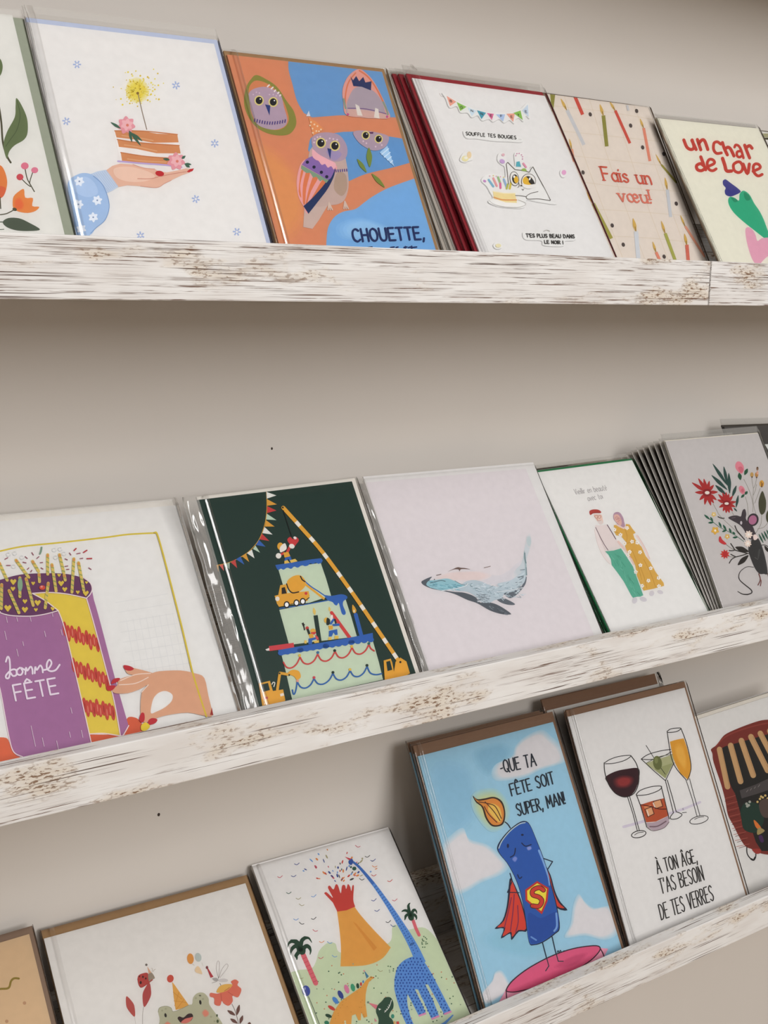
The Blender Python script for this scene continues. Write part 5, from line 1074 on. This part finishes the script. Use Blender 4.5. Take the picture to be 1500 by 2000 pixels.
a.blob('#33579f', [(672, 262), (690, 245), (702, 262), (692, 285), (676, 280)]); a.poly('#cf4a50', [(648, 234), (690, 246), (676, 256)]); a.ell('#2f5b4a', 708, 308, 13, 12); 
a.ell('#3f4e9f', 408, 1070, 25, 34, -10); a.ell('#aab2dc', 400, 1056, 6, 9); a.line('#5f6a5a', 4, [(422, 1104), (450, 1170), (492, 1280)])
a.at(560, 1880, 4.1667)
for x, y, rx, ry, c, r in ((365, 370, 14, 34, '#c8433a', -58), (340, 434, 14, 28, '#24432f', -68), (396, 308, 18, 34, '#4f86c8', -38), (438, 262, 19, 38, '#35438a', -28), (488, 216, 18, 38, '#dc7fa0', -20), (538, 204, 17, 32, '#3f9a72', -14), (578, 190, 12, 22, '#24432f', -8), (604, 176, 9, 16, '#c8433a', 0), (622, 156, 7, 12, '#4f86c8', 0), (325, 490, 16, 20, '#2f7a5a', -70)): a.ell(c, x, y, rx, ry, r)
steg = [(330, 640), (335, 560), (350, 490), (382, 400), (440, 315), (540, 245), (605, 200), (645, 145), (685, 112), (716, 122), (692, 138), (668, 160), (652, 205), (642, 262), (640, 330), (655, 440), (628, 452), (606, 402), (602, 470), (582, 470), (560, 420), (530, 432), (520, 560), (500, 700), (400, 720)]
a.poly('#e0a14a', steg)
for i in range(40):
    x, y = random.uniform(360, 650), random.uniform(180, 500)
    if inside(steg, x, y): a.ell('#c98a38', x, y, 4)
a.poly('#4a7f9c', [(650, 130), (628, 62), (668, 112)]); a.ell('#e39a9a', 630, 68, 7); a.ell('#2a2018', 686, 120, 4); a.ell('#a8322c', 705, 123, 8, 4)
a.dots('#ccd6b2', 8, [(474, 480), (476, 496)])
a.blob('#2f4d3a', [(740, 800), (700, 680), (728, 560), (748, 470), (726, 400), (738, 352), (776, 312), (800, 285), (842, 284), (866, 322), (866, 370), (842, 405), (834, 440), (862, 472), (880, 560), (900, 700), (860, 800)], 4)
a.line('#f0ece0', 5, [(852, 305), (838, 350), (822, 378), (795, 406)]); a.seg('#f0ece0', 5, [((838, 350), (828, 346)), ((830, 366), (820, 360)), ((818, 384), (808, 378)), ((806, 396), (797, 390))]); a.poly('#f0ece0', [(744, 372), (768, 380), (752, 390)])
a.poly('#dd7a86', [(662, 326), (738, 346), (726, 382)]); a.ell('#7a8a7a', 662, 324, 9); a.ell('#3f8f78', 862, 438, 13, 18); a.line('#cf4a44', 22, [(902, 480), (906, 520)], False, False); a.line('#dcae6a', 16, [(875, 478), (880, 520)], False, False); a.poly('#d98a92', [(714, 452), (735, 478), (716, 482)])
card('dino', a, 'white card with an erupting volcano and party dinosaurs', env='#dcd5cc', env_side=-0.001, env_top=-0.001, env_left=0.0, top=0.001, left=0.0015, right=0.0028, seam=0.0040)

# -- caped candle
a = Art('candle', '#a2cbdc').at(780, 1370, 3.261)
a.soft('#a2cbdc', '#96c2d6', [(180, 400), (420, 380), (500, 640), (460, 800), (300, 860)], 4); a.soft('#a2cbdc', '#98c6d6', [(500, 1500), (700, 1400), (1000, 1500), (900, 1640), (620, 1600)], 4); a.soft('#a2cbdc', '#8fbcd0', [(460, 330), (640, 260), (720, 330), (560, 480)], 4)
CL = '#dfd9d7'
for P in ([(588, 445), (620, 395), (715, 350), (738, 285), (800, 225), (905, 180), (970, 225), (1035, 285), (1065, 350), (1042, 392), (900, 436), (800, 482), (650, 508), (598, 492)], [(270, 930), (330, 850), (405, 805), (445, 875), (560, 912), (645, 985), (695, 1050), (645, 1105), (520, 1155), (420, 1215), (345, 1225), (300, 1100)],
          [(1052, 1505), (1088, 1420), (1105, 1300), (1140, 1225), (1182, 1275), (1240, 1315), (1350, 1310), (1400, 1460), (1310, 1520), (1180, 1492)], [(515, 1870), (588, 1780), (608, 1725), (652, 1715), (694, 1780), (705, 1830), (600, 1910), (530, 1930)]): a.soft('#a8cedc', CL, P, 5, .22)
a.soft('#a2cbdc', '#cdd39a', [(460, 600), (520, 560), (620, 560), (690, 640), (700, 740), (640, 820), (560, 820), (470, 700)], 6, .5)
a.line('#22232a', 7, [(672, 768), (690, 782), (706, 806)])
a.blob('#3a2418', [(466, 600), (495, 622), (540, 618), (602, 608), (652, 636), (673, 700), (668, 765), (642, 793), (588, 794), (548, 745), (524, 675), (486, 642)])
a.blob('#e08f3c', [(476, 612), (500, 632), (545, 628), (600, 618), (644, 644), (664, 700), (659, 758), (638, 784), (592, 784), (558, 740), (534, 672), (494, 638)])
a.blob('#ecc25a', [(580, 650), (630, 670), (650, 720), (640, 770), (600, 740), (565, 690)])
for P in ([(505, 640), (560, 650), (610, 670), (648, 745)], [(540, 670), (570, 720), (620, 770)], [(545, 640), (600, 700), (640, 760)]): a.line('#5a2f18', 6, P)
BLK = '#1d2138'
a.blob('#1d2138', [(708, 1125), (748, 1200), (785, 1300), (816, 1455), (760, 1466), (714, 1520), (704, 1478), (646, 1510), (664, 1446), (606, 1448), (656, 1396), (684, 1300), (696, 1180)], 3)
a.blob('#d9422f', [(714, 1140), (744, 1210), (778, 1300), (806, 1446), (756, 1456), (718, 1500), (710, 1466), (656, 1496), (674, 1438), (622, 1438), (666, 1396), (694, 1300), (706, 1190)], 3)
for P in ([(730, 1230), (722, 1340), (706, 1462)], [(752, 1300), (756, 1400), (740, 1470)], [(712, 1250), (690, 1350), (668, 1440)]): a.line('#8a2a4a', 7, P)
a.blob(BLK, [(918, 1030), (962, 1106), (990, 1206), (1024, 1276), (1070, 1330), (1004, 1316), (980, 1240)], 3); a.blob('#d9422f', [(926, 1050), (956, 1112), (982, 1212), (1014, 1282), (1050, 1316), (1004, 1304), (984, 1230)], 3)
a.line(BLK, 6, [(704, 1095), (718, 1142), (688, 1216), (762, 1218)], False); a.line(BLK, 6, [(912, 998), (975, 1020), (945, 1068)], False)
CB = [(622, 930), (648, 878), (700, 818), (760, 772), (802, 762), (832, 788), (872, 880), (922, 1010), (962, 1150), (1002, 1300), (1021, 1440), (990, 1482), (920, 1532), (860, 1552), (824, 1532), (798, 1350), (758, 1180), (698, 1050), (638, 972)]
a.blob(BLK, CB, 4)
cx_, cy_ = 822, 1160
a.blob('#2a5cab', [(cx_ + (x - cx_) * .968, cy_ + (y - cy_) * .985) for x, y in CB], 4)
a.blob('#2450a0', [(820, 1350), (900, 1380), (1000, 1340), (1012, 1430), (985, 1475), (915, 1522), (862, 1540), (832, 1522)], 4)
a.line('#c3d3cf', 6, [(632, 935), (655, 885), (704, 826), (762, 782), (800, 772)]); a.line('#86aede', (14, 8), [(888, 950), (915, 1020), (945, 1110), (955, 1170)]); a.line('#7da6db', 12, [(998, 1350), (1002, 1430), (985, 1462)]); a.line('#6f99d4', 10, [(838, 1500), (870, 1520)], False)
a.ell('#14224a', 690, 920, 7, 14); a.ell('#14224a', 782, 850, 9, 7); a.line('#14224a', 7, [(706, 992), (730, 976), (738, 936)]); a.line('#14224a', 7, [(778, 902), (802, 922), (838, 912)]); a.line('#14224a', 7, [(752, 1104), (764, 1128), (778, 1118)]); a.soft('#2a5cab', '#7f8fce', [(715, 1005), (735, 985), (752, 1000), (735, 1025)], 3); a.soft('#2a5cab', '#8f9ad0', [(808, 930), (835, 922), (842, 940), (818, 950)], 3)
a.poly('#c8342c', [(800, 1200), (876, 1144), (950, 1188), (942, 1272), (906, 1356), (802, 1268)]); a.poly('#f0df42', [(812, 1206), (876, 1158), (938, 1194), (930, 1268), (902, 1336), (814, 1262)])
SP = [(916, 1202), (888, 1186), (850, 1202), (848, 1232), (886, 1246), (906, 1270), (888, 1304), (846, 1302)]
a.line('#5a1d18', 32, SP); a.line('#d2402f', 22, SP)
a.blob('#efa3b6', [(676, 1838), (1280, 1570), (1302, 1625), (1310, 1720), (900, 1960), (690, 1960)], 2)
TOP = [(680, 1836), (720, 1778), (820, 1700), (960, 1625), (1100, 1576), (1230, 1556), (1276, 1566), (1264, 1602), (1200, 1662), (1080, 1732), (900, 1810), (760, 1846), (700, 1850)]
a.blob('#dd5c82', TOP); a.line('#3a1a2a', 7, TOP, True, False, True); a.soft('#dd5c82', '#c84c72', [(980, 1690), (1100, 1620), (1200, 1600), (1150, 1660), (1050, 1700)], 3); a.line('#3a1a2a', 7, [(678, 1838), (682, 1900), (690, 1960)]); a.line('#3a1a2a', 7, [(1276, 1570), (1302, 1625), (1308, 1700)])
a.line('#24303f', 6, [(910, 1535), (930, 1610), (950, 1685), (930, 1716)], False); a.line('#24303f', 6, [(972, 1500), (990, 1580), (1010, 1655), (1042, 1655)], False)
a.line('#22303a', 4, [(1004, 1600), (1010, 1586), (1016, 1602), (1024, 1584), (1032, 1596), (1050, 1586)])
TX = '#1c2530'
a.text(TX, 8, '-QUE TA', (650, 456), (872, 408), (-16, -76)); a.text(TX, 8, 'FÊTE SOIT', (716, 602), (988, 522), (-18, -74)); a.text(TX, 8, 'SUPER, MAN!', (756, 730), (1058, 650), (-18, -74))
card('candle', a, 'sky blue card with a blue candle wearing a red cape', env='#85654e', env_side=0.0048, env_top=0.0110, env_left=0.001, top=0.002, left=0.0035, seam=0.0030)
for k, (dy, dt) in enumerate(((0.0072, 0.0066), (0.0120, 0.0108)), 1):
    key = 'caped%d' % k; POSE[key] = stack_pose('candle', k, dy, dt, -0.0012)
    card(key, None, 'blue card in clear film stacked behind the caped candle card', 'blue cards behind the caped candle card', env='#7d5d47', env_side=-0.003, env_top=0.010, env_left=-0.001, top=0.002, base='#8fbcd0', thick=0.6)

# -- four drinks
a = Art('drinks', '#e6e1db').at(1050, 1310, 3.333)
LK = '#2b2624'
a.line('#d3c8d2', 18, [(560, 1016), (620, 1000), (692, 980)], False); a.line('#d3c8d2', 16, [(850, 932), (950, 900), (1058, 856)], False)
a.blob('#35121a', [(442, 692), (500, 658), (570, 641), (656, 636), (661, 700), (640, 770), (612, 806), (575, 820), (525, 812), (480, 772), (455, 730)]); a.soft('#35121a', '#94302f', [(490, 710), (550, 680), (620, 690), (625, 730), (580, 765), (510, 760)], 6, .55)
a.line(LK, 6, [(433, 600), (437, 660), (460, 735), (500, 792), (545, 818), (585, 820), (630, 795), (656, 735), (658, 660), (640, 600), (606, 552)])
a.line(LK, 5, [(433, 602), (470, 578), (530, 558), (606, 552), (570, 582), (500, 602), (440, 606)])
a.line(LK, 5, [(585, 820), (620, 930), (650, 1046)], False); a.line(LK, 5, [(598, 816), (632, 930), (662, 1040)], False); a.ell(LK, 658, 1064, 51, 25, -12); a.ell('#e6e1db', 658, 1064, 45, 19, -12); a.line(LK, 4, [(630, 1070), (655, 1055), (690, 1050)])
a.poly('#b2b184', [(704, 604), (770, 578), (882, 545), (886, 598), (832, 702)]); a.poly('#9fa06e', [(760, 640), (880, 600), (832, 700)])
a.line(LK, 5, [(674, 575), (720, 545), (800, 522), (866, 512)]); a.line(LK, 5, [(674, 575), (740, 578), (820, 555), (870, 528)]); a.line(LK, 5, [(674, 575), (760, 655), (832, 716), (888, 600)], False); a.line('#6a6b50', 4, [(704, 604), (790, 560), (880, 545)])
a.line(LK, 4, [(705, 485), (768, 585), (832, 676)], False); a.ell('#6c7040', 780, 600, 29, 46, -8); a.ell('#868a55', 772, 585, 12, 20)
a.line(LK, 5, [(832, 716), (858, 820), (884, 925)], False); a.line(LK, 5, [(844, 712), (876, 820), (902, 918)], False); a.line(LK, 5, [(884, 925), (865, 950), (870, 966), (910, 962), (940, 936), (902, 918)]); a.line(LK, 4, [(940, 925), (970, 922)], False)
a.poly('#dc9e33', smooth([(861, 462), (900, 450), (951, 440)], False) + smooth([(972, 500), (994, 600), (992, 680), (976, 708)], False) + smooth([(930, 668), (890, 590), (870, 510)], False)); a.soft('#dc9e33', '#e6b04a', [(890, 490), (940, 480), (970, 580), (960, 650), (910, 580)], 3)
a.line(LK, 5, [(843, 395), (855, 480), (872, 570), (905, 640), (968, 712)]); a.line(LK, 5, [(932, 374), (965, 460), (990, 560), (998, 640), (976, 712)]); a.line(LK, 5, [(843, 395), (870, 378), (932, 374), (905, 396), (850, 402), (843, 395)])
a.line(LK, 4, [(966, 712), (1005, 830), (1038, 950)], False); a.line(LK, 4, [(988, 700), (1020, 820), (1056, 942)], False); a.ell(LK, 1050, 971, 64, 27, -14); a.ell('#e6e1db', 1050, 971, 59, 22, -14); a.line(LK, 4, [(1020, 968), (1050, 955), (1082, 950)])
a.poly('#bb5530', [(671, 872), (740, 850), (822, 830), (848, 945), (770, 982), (706, 987)]); a.poly('#d98a5a', [(690, 885), (735, 872), (740, 890), (700, 905)])
for P in ([(698, 902), (742, 886), (758, 932), (716, 952)], [(752, 852), (800, 838), (814, 882), (768, 898)]): a.poly('#e3a777', P); a.line('#4a1f14', 5, P, False, False, True)
a.line('#f0ddca', 8, [(752, 862), (764, 892)], False); a.line('#f0ddca', 7, [(712, 910), (722, 944)], False); a.line('#5a2012', 6, [(672, 872), (740, 885), (790, 900), (840, 900)])
a.poly('#b9a4aa', smooth([(706, 990), (770, 984), (849, 946)], False) + smooth([(856, 985), (820, 1025), (760, 1040), (718, 1022)], False)); a.line('#7a6068', 8, [(730, 1015), (780, 1012), (835, 980)])
a.line(LK, 5, [(642, 805), (670, 880), (710, 1018)], False); a.line(LK, 5, [(804, 752), (826, 840), (856, 965)], False); a.line(LK, 5, [(642, 805), (670, 778), (740, 755), (804, 752), (790, 778), (720, 805), (650, 812), (642, 805)]); a.line('#6a5a58', 4, [(712, 1020), (750, 1042), (820, 1024), (855, 985)])
TX = '#2a2623'
a.text(TX, 7, 'À TON ÂGE,', (782, 1322), (1040, 1246), (-20, -84)); a.text(TX, 7, "T'AS BESOIN", (806, 1452), (1084, 1362), (-22, -94)); a.text(TX, 7, 'DE TES VERRES', (806, 1622), (1148, 1494), (-22, -98))
card('drinks', a, 'white card with wine, whisky, martini and flute glasses', env='#85654e', env_side=0.0042, env_top=0.0070, env_left=-0.001, top=0.001, left=0.004, seam=0.0050)
POSE['drinks_back'] = stack_pose('drinks', 1, 0.0260, 0.0270, -0.007)
card('drinks_back', None, 'brown enveloped card showing above the drinks card', env='#7d5d47', env_side=-0.008, env_top=0.0125, env_left=0.002, top=0.001, thick=0.6)

# -- brick shop front with striped awning
a = Art('resto', '#dfdad3').at(1370, 1360, 5.263)
a.blob('#7d3128', [(98, 545), (150, 505), (185, 460), (240, 395), (350, 340), (500, 282), (620, 246), (740, 238), (900, 236), (1050, 280), (1170, 380), (1230, 560), (1270, 900), (1240, 1300), (1120, 1560), (900, 1640), (700, 1630), (600, 1612), (520, 1572), (450, 1540), (385, 1440), (330, 1330), (272, 1220), (242, 1060), (200, 900), (125, 680), (112, 590)], 4)
for i in range(9): a.line('#a9584a', 5, [(245 + 14 * i, 1050 + 62 * i), (350 + 18 * i, 1020 + 62 * i)], False, False)
for i in range(9): a.line('#5f231d', 5, [(240 + 18 * i, 1080 + 60 * i), (330 + 18 * i, 1054 + 60 * i)], False, False)
a.line('#933f34', 12, [(150, 512), (240, 420), (380, 355), (560, 300), (720, 268)])
a.poly('#24211e', [(170, 560), (240, 515), (700, 385), (1000, 320), (1120, 420), (1180, 700), (1190, 1100), (1100, 1450), (900, 1590), (620, 1590), (560, 1500), (520, 1380), (425, 1350), (400, 1200), (345, 1000), (310, 940)])
for p, q, w_ in (((185, 545), (268, 930), 56), ((300, 505), (402, 875), 58), ((410, 455), (532, 812), 58), ((508, 415), (680, 762), 58), ((604, 380), (760, 680), 56), ((700, 355), (860, 640), 56), ((800, 335), (950, 610), 56), ((900, 325), (1040, 590), 54), ((1000, 330), (1120, 600), 50)): a.line('#c79e6e', w_, [p, q], False); a.line('#b58a5c', 8, [(p[0] + 22, p[1]), (q[0] + 20, q[1])], False)
a.poly('#4d4644', [(392, 968), (560, 905), (760, 812), (760, 940), (580, 1000), (412, 1050)]); a.seg('#8a807a', 5, [((460, 985), (480, 960)), ((500, 968), (515, 945)), ((540, 950), (556, 928)), ((580, 934), (600, 905))])
a.blob('#20392d', [(400, 1180), (440, 1100), (520, 1090), (600, 1130), (640, 1280), (560, 1400), (440, 1370), (410, 1260)])
a.dots('#d9b873', 12, [(575, 1085), (600, 1055), (630, 1040), (655, 1020), (680, 1050), (612, 1030)]); a.dots('#a8a79a', 14, [(462, 1105), (485, 1120), (495, 1085), (470, 1130)]); a.blob('#57463e', [(600, 1080), (700, 1060), (800, 1200), (660, 1250), (600, 1180)])
a.blob('#dd7a35', [(535, 1275), (560, 1285), (612, 1350), (590, 1372), (555, 1340)], 3); a.blob('#a8925e', [(570, 1390), (590, 1350), (650, 1382), (580, 1425)], 3); a.blob('#4a2a55', [(585, 1440), (620, 1430), (640, 1490), (610, 1500)])
a.line('#1d1b1a', 10, [(465, 1552), (468, 1612), (492, 1655), (528, 1682), (556, 1650), (558, 1600)]); a.line('#1d1b1a', 18, [(510, 1672), (535, 1682), (552, 1655)]); a.blob('#a03a32', [(520, 1572), (600, 1570), (606, 1610), (560, 1618)])
card('resto', a, 'white card with a brick shop front under a striped awning', env='#d8d2c8', env_side=0.0, env_top=0.004, env_left=-0.002, top=0.002)
